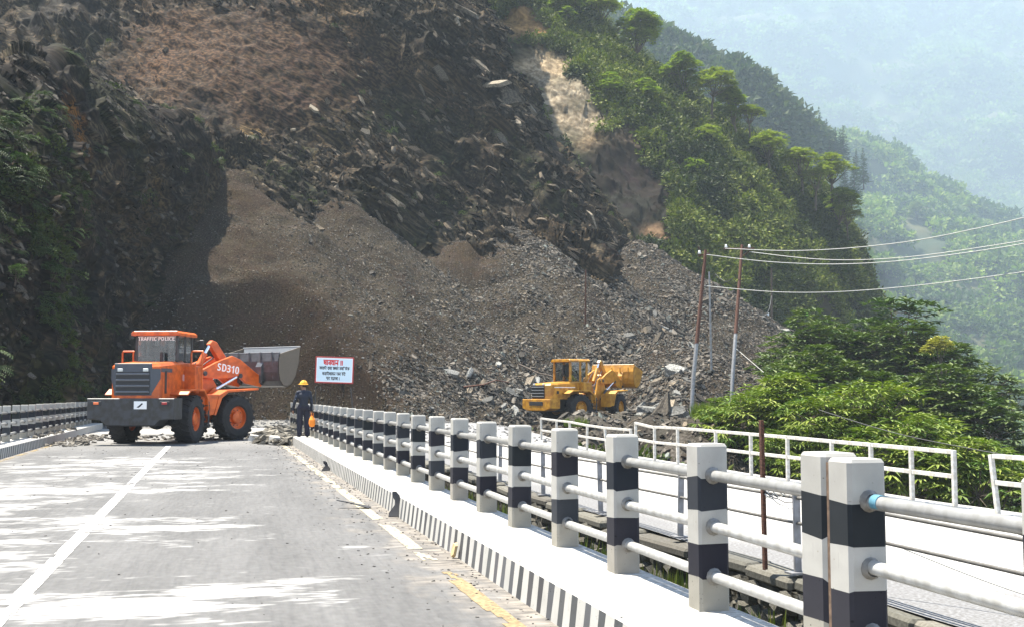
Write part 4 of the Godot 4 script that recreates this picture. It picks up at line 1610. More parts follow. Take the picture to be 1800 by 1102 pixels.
	rod(hood, "exhaust_pipe", Vector3(0.30, 2.6, 0.45), Vector3(0.30, 3.02, 0.45), 0.055, M.black)
	# tank boxes, fenders, deck, steps
	for s: float in [-1.0, 1.0]:
		mb = MB.new()
		mb.prism([Vector2(0.95, 1.62), Vector2(0.62, 1.80), Vector2(-0.62, 1.80), Vector2(-0.98, 1.52), Vector2(-1.05, 1.10), Vector2(-1.0, 1.08), Vector2(-0.90, 1.48), Vector2(-0.58, 1.73), Vector2(0.60, 1.73), Vector2(0.90, 1.58)], Vector3(s * 1.10, 0, 0), Vector3.BACK, Vector3.UP, 0.62, 0.01)
		put("fender", mb.mesh(), body, o)
		mb = MB.new()
		mb.box(Vector3(s * 0.98, 2.12 if style == 0 else 1.95, -0.62), Vector3(0.44, 0.92 if style == 0 else 0.6, 0.62), 0.03)
		mb.box(Vector3(s * 1.02, 1.34, -0.98), Vector3(0.55, 0.5, 0.34), 0.03)
		put("side_box", mb.mesh(), body, o)
		mb = MB.new()
		var hz := -0.34
		mb.tube([Vector3(s * 1.02, 1.80, hz), Vector3(s * 1.02, 3.02, hz), Vector3(s * 1.02, 3.08, hz - 0.05), Vector3(s * 1.40, 3.08, hz - 0.05) , Vector3(s * 1.40, 3.02, hz), Vector3(s * 1.40, 1.80, hz)], [0.032], 8)
		mb.tube([Vector3(s * 1.02, 2.62, hz), Vector3(s * 1.40, 2.62, hz)], [0.026], 8)
		if style == 0: put("hand_rail", mb.mesh(), body, o)
		mb = MB.new()
		for k in 3: mb.box(Vector3(s * 1.22, 0.60 + 0.32 * k, -1.06), Vector3(0.36, 0.04, 0.24), 0.006)
		for q in [-0.17, 0.17]: mb.box(Vector3(s * 1.22 + q, 0.95, -1.06), Vector3(0.03, 0.86, 0.10), 0.004)
		put("steps", mb.mesh(), M.iron, o)
	# cab
	var cw2 := 0.74
	var cz0 := 0.30 if style == 0 else 0.35
	var cz1 := -1.10 if style == 0 else -0.95
	var cy0 := 1.70
	var cy1 := 2.70 if style == 0 else 2.28
	var cy2 := 3.58 if style == 0 else 3.40
	mb = MB.new()
	mb.box(Vector3(0.05, (cy0 + cy1) / 2, (cz0 + cz1) / 2), Vector3(cw2 * 2, cy1 - cy0, cz0 - cz1), 0.04)
	var cab := put("cab", mb.mesh(), body, o)
	var pillar_mat: Material = M.iron if style == 0 else body
	for s: float in [-1.0, 1.0]:
		for z in [cz0 - 0.05, cz1 + 0.05, -0.42]:
			mb = MB.new()
			mb.box(Vector3(0.05 + s * (cw2 - 0.045), (cy1 + cy2) / 2, z), Vector3(0.085, cy2 - cy1, 0.10 if style == 0 else 0.15), 0.02)
			put("pillar", mb.mesh(), pillar_mat, cab)
		for seg in [[cz0 - 0.10, -0.37], [-0.47, cz1 + 0.10]]:
			mb = MB.new()
			mb.box(Vector3(0.05 + s * (cw2 - 0.03), (cy1 + cy2) / 2, (seg[0] + seg[1]) / 2), Vector3(0.008, cy2 - cy1, absf(seg[0] - seg[1])))
			put("window_pane", mb.mesh(), M.glass, cab)
	for z in [cz0 - 0.03, cz1 + 0.03]:
		mb = MB.new()
		mb.box(Vector3(0.05, (cy1 + cy2) / 2, z), Vector3(cw2 * 2 - 0.17, cy2 - cy1, 0.008))
		put("window_pane", mb.mesh(), M.glass, cab)
	mb = MB.new()
	mb.prism([Vector2(-0.84, 0), Vector2(0.84, 0), Vector2(0.84, 0.09), Vector2(0.74, 0.155), Vector2(-0.74, 0.155), Vector2(-0.84, 0.09)], Vector3(0.05, cy2, (cz0 + cz1) / 2), Vector3.RIGHT, Vector3.UP, cz0 - cz1 + 0.22, 0.02)
	put("roof", mb.mesh(), body, cab)
	mb = MB.new()
	mb.box(Vector3(-0.12, 2.92, -0.15), Vector3(0.52, 0.70, 0.14), 0.05)
	mb.box(Vector3(-0.12, 2.66, -0.40), Vector3(0.52, 0.14, 0.50), 0.05)
	put("seat", mb.mesh(), M.black, cab)
	mb = MB.new()
	mb.tube([Vector3(0.05, 2.5, -0.9), Vector3(0.05, 2.98, -0.72)], [0.03], 8)
	mb.lathe([Vector2(0.20, -0.02), Vector2(0.225, 0), Vector2(0.20, 0.02), Vector2(0.18, 0), Vector2(0.20, -0.02)], Vector3(0.05, 3.0, -0.71), Vector3(0, 0.9, 0.35).normalized(), 20)
	put("steering_wheel", mb.mesh(), M.black, cab)
	for s: float in [-1.0, 1.0]:
		mb = MB.new()
		mb.tube([Vector3(0.05 + s * 0.78, 3.45, -0.95), Vector3(0.05 + s * 1.12, 3.46, -0.85)], [0.014], 6)
		mb.box(Vector3(0.05 + s * 1.13, 3.34, -0.84), Vector3(0.15, 0.30, 0.05), 0.02)
		put("mirror", mb.mesh(), M.black, cab)
	if style == 0:
		var tm := MeshInstance3D.new()
		tm.mesh = text_mesh("TRAFFIC POLICE", 0.155)
		tm.material_override = M.white
		tm.name = "window_lettering"
		cab.add_child(tm, true)
		tm.position = Vector3(0.03, cy2 - 0.10, cz0 - 0.018)
		tm.scale = Vector3(0.76, 0.8, 1)
		mb = MB.new()
		mb.box(Vector3(-0.35, 2.80, cz0 - 0.16), Vector3(0.55, 0.22, 0.12), 0.02)
		put("parcel_shelf", mb.mesh(), M.black, cab)
		mb = MB.new()
		mb.box(Vector3(0.05 + cw2 + 0.006, 2.18, -0.22), Vector3(0.012, 0.22, 0.16), 0.003)
		put("notice", mb.mesh(), mat_once("notice", Color(0.62, 0.40, 0.42), 0.6), cab)
	# front frame
	mb = MB.new()
	mb.xf = F
	mb.prism([Vector2(0.25, 0.75), Vector2(0.25, 1.45), Vector2(-0.15, 1.62), Vector2(-0.45, 2.42), Vector2(-0.85, 2.55), Vector2(-1.15, 2.35), Vector2(-1.75, 1.55), Vector2(-2.15, 1.30), Vector2(-2.15, 0.72), Vector2(-1.2, 0.62)], Vector3(0.40, 0, 0), Vector3.BACK, Vector3.UP, 0.09, 0.012)
	mb.prism([Vector2(0.25, 0.75), Vector2(0.25, 1.45), Vector2(-0.15, 1.62), Vector2(-0.45, 2.42), Vector2(-0.85, 2.55), Vector2(-1.15, 2.35), Vector2(-1.75, 1.55), Vector2(-2.15, 1.30), Vector2(-2.15, 0.72), Vector2(-1.2, 0.62)], Vector3(-0.40, 0, 0), Vector3.BACK, Vector3.UP, 0.09, 0.012)
	mb.box(Vector3(0, 1.05, -0.95), Vector3(0.72, 0.65, 2.2), 0.03)
	mb.box(Vector3(0, 1.1, 0.1), Vector3(0.5, 0.9, 0.5), 0.05)
	put("front_frame", mb.mesh(), body, o)
	mb = MB.new()
	mb.xf = F
	mb.box(Vector3(0, 0.8, -1.65), Vector3(1.75, 0.36, 0.42), 0.05)
	put("front_axle", mb.mesh(), M.iron, o)
	for s: float in [-1.0, 1.0]:
		mb = MB.new()
		mb.xf = F
		mb.prism([Vector2(-2.62, 1.84), Vector2(-1.10, 1.78), Vector2(-0.72, 1.60), Vector2(-0.50, 0.92), Vector2(-0.58, 0.90), Vector2(-0.86, 1.50), Vector2(-1.15, 1.69), Vector2(-2.62, 1.78)], Vector3(s * 1.05, 0, 0), Vector3.BACK, Vector3.UP, 0.66, 0.01)
		mb.prism([Vector2(-0.50, 0.92), Vector2(-0.15, 0.86), Vector2(-0.15, 1.62), Vector2(-0.74, 1.62), Vector2(-0.66, 1.30)], Vector3(s * 1.05, 0, 0), Vector3.BACK, Vector3.UP, 0.60, 0.02)
		put("fender", mb.mesh(), body, o)
	# lift arms, bell crank, rams
	var lift := 0.0
	for s: float in [-1.0, 1.0]:
		mb = MB.new()
		mb.xf = F
		mb.prism([Vector2(-0.62, 2.22), Vector2(-0.66, 2.50), Vector2(-1.30, 2.78), Vector2(-2.05, 3.02), Vector2(-2.45, 2.90), Vector2(-3.55, 2.26), Vector2(-3.68, 2.06), Vector2(-3.50, 1.90), Vector2(-2.75, 2.02), Vector2(-2.35, 2.30), Vector2(-1.90, 2.22), Vector2(-1.35, 2.18)], Vector3(s * 0.56, 0, 0), Vector3.BACK, Vector3.UP, 0.10, 0.012)
		put("lift_arm", mb.mesh(), body, o)
		mb = MB.new()
		mb.xf = F
		for q in [Vector3(s * 0.56, 2.36, -0.74), Vector3(s * 0.56, 2.06, -3.55), Vector3(s * 0.56, 2.30, -2.45)]:
			mb.tube([q - Vector3(0.09, 0, 0), q + Vector3(0.09, 0, 0)], [0.085], 14)
		put("pivot_pin", mb.mesh(), M.iron, o)
		rod(o, "lift_cylinder", Vector3(s * 0.56, 1.30, -0.60), Vector3(s * 0.56, 1.80, -1.30), 0.085, body if style == 0 else M.iron, F)
		rod(o, "lift_rod", Vector3(s * 0.56, 1.80, -1.30), Vector3(s * 0.56, 2.26, -2.3), 0.05, M.chrome, F)
	mb = MB.new()
	mb.xf = F
	mb.prism([Vector2(-1.42, 3.44), Vector2(-1.58, 3.58), Vector2(-1.78, 3.52), Vector2(-2.25, 2.98), Vector2(-2.62, 2.48), Vector2(-2.68, 2.22), Vector2(-2.50, 2.18), Vector2(-2.10, 2.62), Vector2(-1.62, 3.20)], Vector3(0, 0, 0), Vector3.BACK, Vector3.UP, 0.20, 0.02)
	put("bell_crank", mb.mesh(), body, o)
	mb = MB.new()
	mb.xf = F
	mb.tube([Vector3(-0.52, 2.62, -2.15), Vector3(0.52, 2.62, -2.15)], [0.14], 16)
	put("cross_tube", mb.mesh(), body, o)
	rod(o, "tilt_cylinder", Vector3(0, 2.30, -0.75), Vector3(0, 3.08, -1.28), 0.11, body, F)
	rod(o, "tilt_rod", Vector3(0, 3.08, -1.28), Vector3(0, 3.46, -1.55), 0.055, M.chrome, F)
	rod(o, "bucket_link", Vector3(0, 2.24, -2.60), Vector3(0, 2.52, -3.46), 0.08, body, F)
	for s: float in [-0.22, 0.22]:
		mb = MB.new()
		mb.xf = F
		mb.tube([Vector3(s, 1.55, -0.2), Vector3(s * 1.1, 2.35, -0.55), Vector3(s * 1.2, 2.75, -1.1), Vector3(s, 2.95, -1.5)], [0.022], 6)
		put("hose", mb.mesh(), M.black, o)
	# bucket, rolled back
	var bm: Material = M.steel if style == 0 else body
	var wide := 1.46 if style == 0 else 1.36
	var prof: Array = [Vector2(-4.66, 3.42), Vector2(-4.58, 2.80), Vector2(-4.44, 2.36), Vector2(-4.24, 2.07), Vector2(-4.00, 1.93), Vector2(-3.78, 1.97), Vector2(-3.62, 2.15), Vector2(-3.54, 2.45), Vector2(-3.54, 2.85), Vector2(-3.60, 3.14)]
	if style == 1: prof = [Vector2(-5.00, 2.95), Vector2(-4.60, 2.30), Vector2(-4.34, 2.06), Vector2(-4.05, 1.95), Vector2(-3.80, 2.02), Vector2(-3.64, 2.20), Vector2(-3.56, 2.50), Vector2(-3.58, 2.90), Vector2(-3.70, 3.30)]
	var lipz := -4.66 if style == 0 else -5.0
	var lipy := 3.42 if style == 0 else 2.95
	var Bk := F
	if style == 1: Bk = F * Transform3D(Basis(Vector3.RIGHT, 0.0), Vector3(0, 0.02, 0.12))
	mb = MB.new()
	mb.xf = Bk
	for k in prof.size() - 1:
		var p: Vector2 = prof[k]
		var q: Vector2 = prof[k + 1]
		var nn := Vector2(q.y - p.y, -(q.x - p.x)).normalized()
		for e in [[0.0, 1.0], [0.035, -1.0]]:
			var a: Vector2 = p + nn * e[0]
			var b: Vector2 = q + nn * e[0]
			mb.face([Vector3(-wide, a.y, a.x), Vector3(wide, a.y, a.x), Vector3(wide, b.y, b.x), Vector3(-wide, b.y, b.x)], Vector3(0, nn.y, nn.x) * -e[1])
	mb.face([Vector3(-wide, lipy, lipz), Vector3(wide, lipy, lipz), Vector3(wide, lipy - 0.03, lipz + 0.03), Vector3(-wide, lipy - 0.03, lipz + 0.03)], Vector3(0, 0.3, -1))
	mb.box(Vector3(0, 3.15 if style == 0 else 3.31, -3.61 if style == 0 else -3.73), Vector3(wide * 2, 0.09, 0.07), 0.015)
	var bucket := put("bucket", mb.mesh(), bm, o)
	for s: float in [-1.0, 1.0]:
		mb = MB.new()
		mb.xf = Bk
		mb.prism(prof, Vector3(s * (wide + 0.012), 0, 0), Vector3.BACK, Vector3.UP, 0.04, 0.006)
		put("side_plate", mb.mesh(), mat_once("muddy", Color(0.125, 0.10, 0.075), 0.7) if style == 0 else bm, bucket)
		mb = MB.new()
		mb.xf = Bk
		mb.prism([Vector2(-3.55, 2.15), Vector2(-3.40, 2.05), Vector2(-3.40, 2.65), Vector2(-3.58, 2.95)], Vector3(s * 0.56, 0, 0), Vector3.BACK, Vector3.UP, 0.30, 0.01)
		put("hinge_bracket", mb.mesh(), bm, bucket)
	for k in 5:
		mb = MB.new()
		mb.xf = Bk
		mb.box(Vector3(lerpf(-wide + 0.3, wide - 0.3, k / 4.0), 2.70, -3.535), Vector3(0.05, 1.0, 0.07), 0.01, Basis(Vector3.RIGHT, 0.08))
		put("rib", mb.mesh(), bm, bucket)
	for k in (0 if style == 0 else 8):
		mb = MB.new()
		mb.xf = Bk
		mb.box(Vector3(lerpf(-wide + 0.1, wide - 0.1, k / 7.0), lipy + 0.11, lipz - 0.08), Vector3(0.11, 0.07, 0.32), 0.02, Basis(Vector3.RIGHT, -0.98))
		put("tooth", mb.mesh(), M.steel, bucket)
	if style == 0:                                        # inner front and lip paler than the steel: sunlit interior put into the colour
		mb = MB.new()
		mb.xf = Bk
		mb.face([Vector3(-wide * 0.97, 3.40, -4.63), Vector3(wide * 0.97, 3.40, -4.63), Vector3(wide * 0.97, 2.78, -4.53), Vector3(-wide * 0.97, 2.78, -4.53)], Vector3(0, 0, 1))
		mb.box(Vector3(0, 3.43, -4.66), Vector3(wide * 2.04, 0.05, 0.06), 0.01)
		put("sun_toned_lip", mb.mesh(), mat_once("sun_toned_lip", Color(0.36, 0.37, 0.38), 0.4), bucket)
		for s: float in [1.0]:
			var tm := MeshInstance3D.new()
			tm.mesh = text_mesh("SD310", 0.27)
			tm.material_override = M.white
			tm.name = "arm_lettering"
			o.add_child(tm, true)
			tm.transform = F * Transform3D(Basis(Vector3.UP, PI / 2) * Basis(Vector3.BACK, -0.12), Vector3(0.615, 2.55, -1.85))
	else:
		mb = MB.new()
		mb.xf = Bk
		for k in 40:
			mb.box(Vector3(rnd(-wide, wide) * 0.9, 3.02 + rnd(-0.1, 0.16), rnd(-4.6, -3.9)), Vector3(rnd(0.15, 0.4), rnd(0.1, 0.2), rnd(0.15, 0.35)), 0.03, spin())
		mb.col = Color(0.25, 0.24, 0.22)
		put("rock_load", mb.mesh(), stone_grey(), bucket).set_meta("kind", "stuff")
	# wheels
	for s: float in [-1.0, 1.0]:
		var w := Node3D.new()
		w.name = "wheel" if s < 0 else "wheel_001"
		o.add_child(w, true)
		wheel(w, Vector3(s * 1.10, R, 0), Vector3(s, 0, 0), R, 0.60, rim)
		w = Node3D.new()
		w.name = "wheel_002" if s < 0 else "wheel_003"
		o.add_child(w, true)
		wheel(w, F * Vector3(s * 1.10, R, -1.65), F.basis * Vector3(s, 0, 0), R, 0.60, rim)
	return o


var kept := {}


func mat_once(called: String, c: Color, rough: float) -> Material:
	if not kept.has(called):
		kept[called] = worn(c, rough, M.paint.albedo_texture, 0.9)
	return kept[called]


func loaders() -> void:
	loader("wheel_loader", Vector3(-11.92, 0.0, -38.3), deg_to_rad(5), deg_to_rad(27), 0, "orange wheel loader with raised grey bucket, turning at the end of the bridge")
	var y := loader("wheel_loader", Vector3(3.15, 0.02, -66.5), deg_to_rad(53), deg_to_rad(-24), 1, "yellow wheel loader with raised yellow bucket, working at the foot of the debris")
	y.scale = Vector3.ONE * 1.03


# ---------------------------------------------------------------- people
func body_mesh(bones: Array, cell: float, mb: MB) -> void:   # bones of [a, b, ra, rb, colour]: one skin over all of them
	var lo := Vector3(1e9, 1e9, 1e9)
	var hi := -lo
	for b in bones:
		for k in 2:
			var r: float = maxf(b[2], b[3]) + cell * 2.0
			lo = lo.min(b[k] - Vector3(r, r, r))
			hi = hi.max(b[k] + Vector3(r, r, r))
	var n := Vector3i(((hi - lo) / cell).ceil()) + Vector3i.ONE
	var f := PackedFloat32Array()
	f.resize(n.x * n.y * n.z)
	f.fill(1.0)
	var own := PackedInt32Array()
	own.resize(f.size())
	var best := PackedFloat32Array()
	best.resize(f.size())
	best.fill(1e9)
	var blend := 0.028
	for bi in bones.size():
		var b: Array = bones[bi]
		var a: Vector3 = b[0]
		var e: Vector3 = b[1]
		var m: float = maxf(b[2], b[3]) + cell * 2.0 + blend
		var l := Vector3i(((a.min(e) - Vector3(m, m, m) - lo) / cell).floor()).clamp(Vector3i.ZERO, n - Vector3i.ONE)
		var h := Vector3i(((a.max(e) + Vector3(m, m, m) - lo) / cell).ceil()).clamp(Vector3i.ZERO, n - Vector3i.ONE)
		var ae := e - a
		var ll := maxf(ae.length_squared(), 1e-9)
		for z in range(l.z, h.z + 1):
			for y in range(l.y, h.y + 1):
				for x in range(l.x, h.x + 1):
					var p := lo + Vector3(x, y, z) * cell
					var t := clampf((p - a).dot(ae) / ll, 0, 1)
					var d := (p - a - ae * t).length() - lerpf(b[2], b[3], t)
					var k := (z * n.y + y) * n.x + x
					if d < best[k]:
						best[k] = d
						own[k] = bi
					var o := f[k]
					var q := clampf(0.5 + 0.5 * (o - d) / blend, 0, 1)
					f[k] = lerpf(o, d, q) - blend * q * (1.0 - q)
	var at := {}
	var grad := {}
	for z in n.z - 1:
		for y in n.y - 1:
			for x in n.x - 1:
				var k := (z * n.y + y) * n.x + x
				var c := [k, k + 1, k + n.x, k + n.x + 1, k + n.x * n.y, k + n.x * n.y + 1, k + n.x * n.y + n.x, k + n.x * n.y + n.x + 1]
				var neg := 0
				for q in 8:
					if f[c[q]] < 0: neg += 1
				if neg == 0 or neg == 8: continue
				var sum := Vector3.ZERO
				var cnt := 0
				for ed in [[0, 1], [2, 3], [4, 5], [6, 7], [0, 2], [1, 3], [4, 6], [5, 7], [0, 4], [1, 5], [2, 6], [3, 7]]:
					var fa := f[c[ed[0]]]
					var fb := f[c[ed[1]]]
					if (fa < 0) == (fb < 0): continue
					var t := fa / (fa - fb)
					var pa := Vector3(ed[0] & 1, (ed[0] >> 1) & 1, (ed[0] >> 2) & 1)
					var pb := Vector3(ed[1] & 1, (ed[1] >> 1) & 1, (ed[1] >> 2) & 1)
					sum += pa.lerp(pb, t)
					cnt += 1
				at[k] = lo + (Vector3(x, y, z) + sum / cnt) * cell
				grad[k] = Vector3(f[c[1]] + f[c[3]] + f[c[5]] + f[c[7]] - f[c[0]] - f[c[2]] - f[c[4]] - f[c[6]], f[c[2]] + f[c[3]] + f[c[6]] + f[c[7]] - f[c[0]] - f[c[1]] - f[c[4]] - f[c[5]], f[c[4]] + f[c[5]] + f[c[6]] + f[c[7]] - f[c[0]] - f[c[1]] - f[c[2]] - f[c[3]]).normalized()
	var sx := 1
	var sy := n.x
	var sz := n.x * n.y
	for z in range(1, n.z - 1):
		for y in range(1, n.y - 1):
			for x in range(1, n.x - 1):
				var k := (z * n.y + y) * n.x + x
				for ax in 3:
					var k2: int = k + [sx, sy, sz][ax]
					if (f[k] < 0) == (f[k2] < 0): continue
					var u: int = [sy, sz, sx][ax]
					var w: int = [sz, sx, sy][ax]
					var q := [k - u - w, k - w, k, k - u]
					if not (at.has(q[0]) and at.has(q[1]) and at.has(q[2]) and at.has(q[3])): continue
					mb.col = bones[own[k if f[k] < 0 else k2]][4]
					if f[k] < 0:
						mb.tris(at[q[0]], at[q[1]], at[q[2]], grad[q[0]], grad[q[1]], grad[q[2]])
						mb.tris(at[q[0]], at[q[2]], at[q[3]], grad[q[0]], grad[q[2]], grad[q[3]])
					else:
						mb.tris(at[q[0]], at[q[2]], at[q[1]], grad[q[0]], grad[q[2]], grad[q[1]])
						mb.tris(at[q[0]], at[q[3]], at[q[2]], grad[q[0]], grad[q[3]], grad[q[2]])


func hand(bones: Array, wrist: Vector3, dir: Vector3, palm: Vector3, s: float, skin: Color) -> void:   # a palm, four curled fingers and a thumb
	var side := dir.cross(palm).normalized()
	var mid := wrist + dir * 0.075 * s
	bones.append([wrist, mid + side * 0.018 * s, 0.026 * s, 0.024 * s, skin])
	bones.append([wrist, mid - side * 0.018 * s, 0.026 * s, 0.024 * s, skin])
	for k in 4:
		var l: float = [0.065, 0.078, 0.072, 0.055][k] * s
		var a := mid + side * (0.030 - 0.020 * k) * s
		var b := a + (dir + palm * 0.35).normalized() * l * 0.55
		var c := b + (dir * 0.6 + palm * 0.8).normalized() * l * 0.55
		bones.append([a, b, 0.0095 * s, 0.009 * s, skin])
		bones.append([b, c, 0.009 * s, 0.008 * s, skin])
	var t := wrist + dir * 0.03 * s + side * 0.03 * s
	var t2 := t + (dir * 0.7 + side * 0.6 + palm * 0.3).normalized() * 0.04 * s
	bones.append([t, t2, 0.012 * s, 0.010 * s, skin])
	bones.append([t2, t2 + (dir + palm * 0.4).normalized() * 0.03 * s, 0.010 * s, 0.009 * s, skin])


func figure(called: String, at: Vector3, turn: float, pose: int, top: Color, legs: Color, label: String, cell := 0.014) -> Node3D:
	# forward is -z. pose 0: stands with weight on both feet, head turned aside; 1: sits at a wheel; 2: stands, arms at the sides, coarse
	var o := thing(called, at, turn)
	tag(o, label, "person")
	var skin := Color(0.22, 0.12, 0.075)
	var boot := Color(0.02, 0.02, 0.02)
	var hairc := Color(0.012, 0.011, 0.011)
	var b: Array = []
	var hip := Vector3(0, 0.93, 0)
	var chest := Vector3(0, 1.30, 0.01)
	var neck := Vector3(0, 1.47, 0.0)
	var head := Vector3(0, 1.63, -0.02)
	if pose == 1:
		var drop := Vector3(0, -0.42, 0)
		hip += drop; chest += drop; neck += drop + Vector3(0, 0, -0.02); head += drop + Vector3(0, 0, -0.05)
	b.append([hip + Vector3(-0.07, 0, 0.01), hip + Vector3(0.07, 0, 0.01), 0.125, 0.125, legs])
	b.append([hip + Vector3(0, 0.06, 0), chest + Vector3(0, -0.05, 0), 0.135, 0.145, top])
	b.append([chest + Vector3(-0.09, 0.0, 0), chest + Vector3(0.09, 0.0, 0), 0.125, 0.125, top])
	b.append([chest + Vector3(-0.15, 0.11, 0), chest + Vector3(0.15, 0.11, 0), 0.068, 0.068, top])
	b.append([chest + Vector3(0, 0.1, 0.01), neck, 0.075, 0.058, top])
	b.append([neck, head, 0.055, 0.06, skin])
	var look := Basis(Vector3.UP, 0.75 if pose == 0 else 0.0)
	b.append([head + look * Vector3(0, 0.035, 0.025), head + look * Vector3(0, 0.05, -0.015), 0.092, 0.090, hairc if pose == 0 else skin])
	b.append([head + look * Vector3(0, -0.045, -0.035), head + look * Vector3(0, 0.01, -0.045), 0.062, 0.072, skin])
	b.append([head + look * Vector3(0, -0.085, -0.065), head + look * Vector3(0, -0.07, -0.05), 0.030, 0.04, skin])
	b.append([head + look * Vector3(0, -0.005, -0.115), head + look * Vector3(0, -0.035, -0.128), 0.011, 0.015, skin])
	for s: float in [-1.0, 1.0]:
		b.append([head + look * Vector3(s * 0.092, -0.015, -0.005), head + look * Vector3(s * 0.096, 0.015, 0.005), 0.015, 0.018, skin])
		b.append([head + look * Vector3(s * 0.034, 0.008, -0.099), head + look * Vector3(s * 0.036, 0.008, -0.1), 0.0125, 0.0125, Color(0.02, 0.015, 0.012)])
		var sh := chest + Vector3(s * 0.19, 0.10, 0.0)
		var el := sh + Vector3(s * 0.06, -0.30, 0.03)
		var wr := el + Vector3(s * 0.005, -0.25, -0.05)
		if pose == 0 and s < 0:
			el = sh + Vector3(-0.09, -0.29, -0.02)
			wr = el + Vector3(-0.03, -0.24, -0.10)
		if pose == 1:
			el = sh + Vector3(s * 0.04, -0.24, -0.14)
			wr = el + Vector3(-s * 0.09, 0.06, -0.22)
		b.append([sh, el, 0.062, 0.047, top])
		b.append([el, wr, 0.048, 0.036, top])
		hand(b, wr, (wr - el).normalized(), Vector3(-s, 0, 0) if pose != 1 else Vector3(0, -1, -0.3), 1.0, skin)
		var hj := hip + Vector3(s * 0.095, -0.04, 0)
		var kn := Vector3(s * 0.115, 0.50, -0.02)
		var an := Vector3(s * 0.125, 0.09, 0.03)
		if pose == 1:
			kn = hj + Vector3(s * 0.05, 0.03, -0.42)
			an = kn + Vector3(0, -0.40, -0.05)
		b.append([hj, kn, 0.105, 0.088 if pose != 1 else 0.07, legs])
		b.append([kn, an, 0.088 if pose != 1 else 0.068, 0.078 if pose != 1 else 0.055, legs])
		b.append([an + Vector3(0, -0.03, 0.02), an + Vector3(s * 0.02, -0.045, -0.13), 0.047, 0.04, boot])
	var mb := MB.new()
	body_mesh(b, cell, mb)
	put("body", mb.mesh(), M.tinted, o)
	o.set_meta("head", head)
	return o


func people() -> void:
	var navy := Color(0.009, 0.012, 0.024)
	var f := figure("person", B(2.62, 0.27, 36.8), 0.35, 0, navy, navy * 0.9, "person in a dark navy overall and yellow helmet standing on the footway, seen from behind", 0.013)
	var head: Vector3 = f.get_meta("head")
	var mb := MB.new()
	mb.col = Color(0.72, 0.36, 0.03)
	var cap: Array = []
	for k in 8:
		var a := PI / 2 * k / 7.0
		cap.append(Vector2(0.122 * cos(a), 0.118 * sin(a)))
	mb.lathe(cap, head + Vector3(0, 0.055, 0.0), Vector3(0, 1, 0.12).normalized(), 24)
	mb.lathe([Vector2(0.115, -0.012), Vector2(0.142, -0.010), Vector2(0.142, 0.0), Vector2(0.120, 0.008)], head + Vector3(0, 0.052, 0.0), Vector3(0, 1, 0.12).normalized(), 24)
	mb.box(head + Vector3(-0.085, 0.045, -0.115), Vector3(0.16, 0.012, 0.08), 0.005, Basis(Vector3.UP, 0.75))
	mb.box(head + Vector3(0, 0.168, 0.01), Vector3(0.03, 0.02, 0.16), 0.008)
	put("helmet", mb.mesh(), M.tinted, f)
	mb = MB.new()
	mb.col = Color(0.010, 0.012, 0.018)
	mb.tube([Vector3(-0.135, 1.0, 0.0), Vector3(-0.10, 1.0, 0.10), Vector3(0, 1.0, 0.135), Vector3(0.10, 1.0, 0.10), Vector3(0.135, 1.0, 0.0), Vector3(0.10, 1.0, -0.11), Vector3(0, 1.0, -0.13), Vector3(-0.10, 1.0, -0.11), Vector3(-0.135, 1.0, 0.0)], [0.022], 6)
	put("belt", mb.mesh(), M.tinted, f)
	mb = MB.new()
	mb.col = Color(0.20, 0.26, 0.36)
	mb.box(Vector3(-0.245, 1.30, 0.015), Vector3(0.012, 0.07, 0.085), 0.003)
	mb.box(Vector3(-0.262, 1.20, 0.015), Vector3(0.012, 0.03, 0.085), 0.003)
	put("sleeve_patch", mb.mesh(), M.tinted, f)
	f.remove_meta("head")
	# drivers
	var q := figure("person", Vector3(-11.92, 0, -38.3) + Basis(Vector3.UP, deg_to_rad(-5)) * Vector3(-0.05, 2.14, -0.40), deg_to_rad(-5), 1, Color(0.03, 0.03, 0.03), Color(0.03, 0.03, 0.035), "person in dark clothes driving the orange loader", 0.022)
	q.remove_meta("head")
	q = figure("person", Vector3(3.15, 0.02, -66.5) + Basis(Vector3.UP, deg_to_rad(-53)) * Vector3(-0.05, 1.72, -0.38), deg_to_rad(-53), 1, Color(0.42, 0.42, 0.06), Color(0.03, 0.03, 0.035), "person in a yellow vest driving the yellow loader", 0.022)
	q.remove_meta("head")
	# far along the road, past the debris
	q = figure("person", P(1418, 566, 142) - Vector3(0, 0.2, 0), 0.4, 2, Color(0.30, 0.60, 0.08), Color(0.02, 0.025, 0.04), "tiny distant person in a bright green safety vest above the trees", 0.035)
	q.remove_meta("head")
	q = figure("person", P(1402, 567, 143) - Vector3(0, 0.2, 0), -0.5, 2, Color(0.35, 0.38, 0.14), Color(0.03, 0.03, 0.03), "tiny distant person in a dull olive vest above the trees", 0.035)
	q.remove_meta("head")


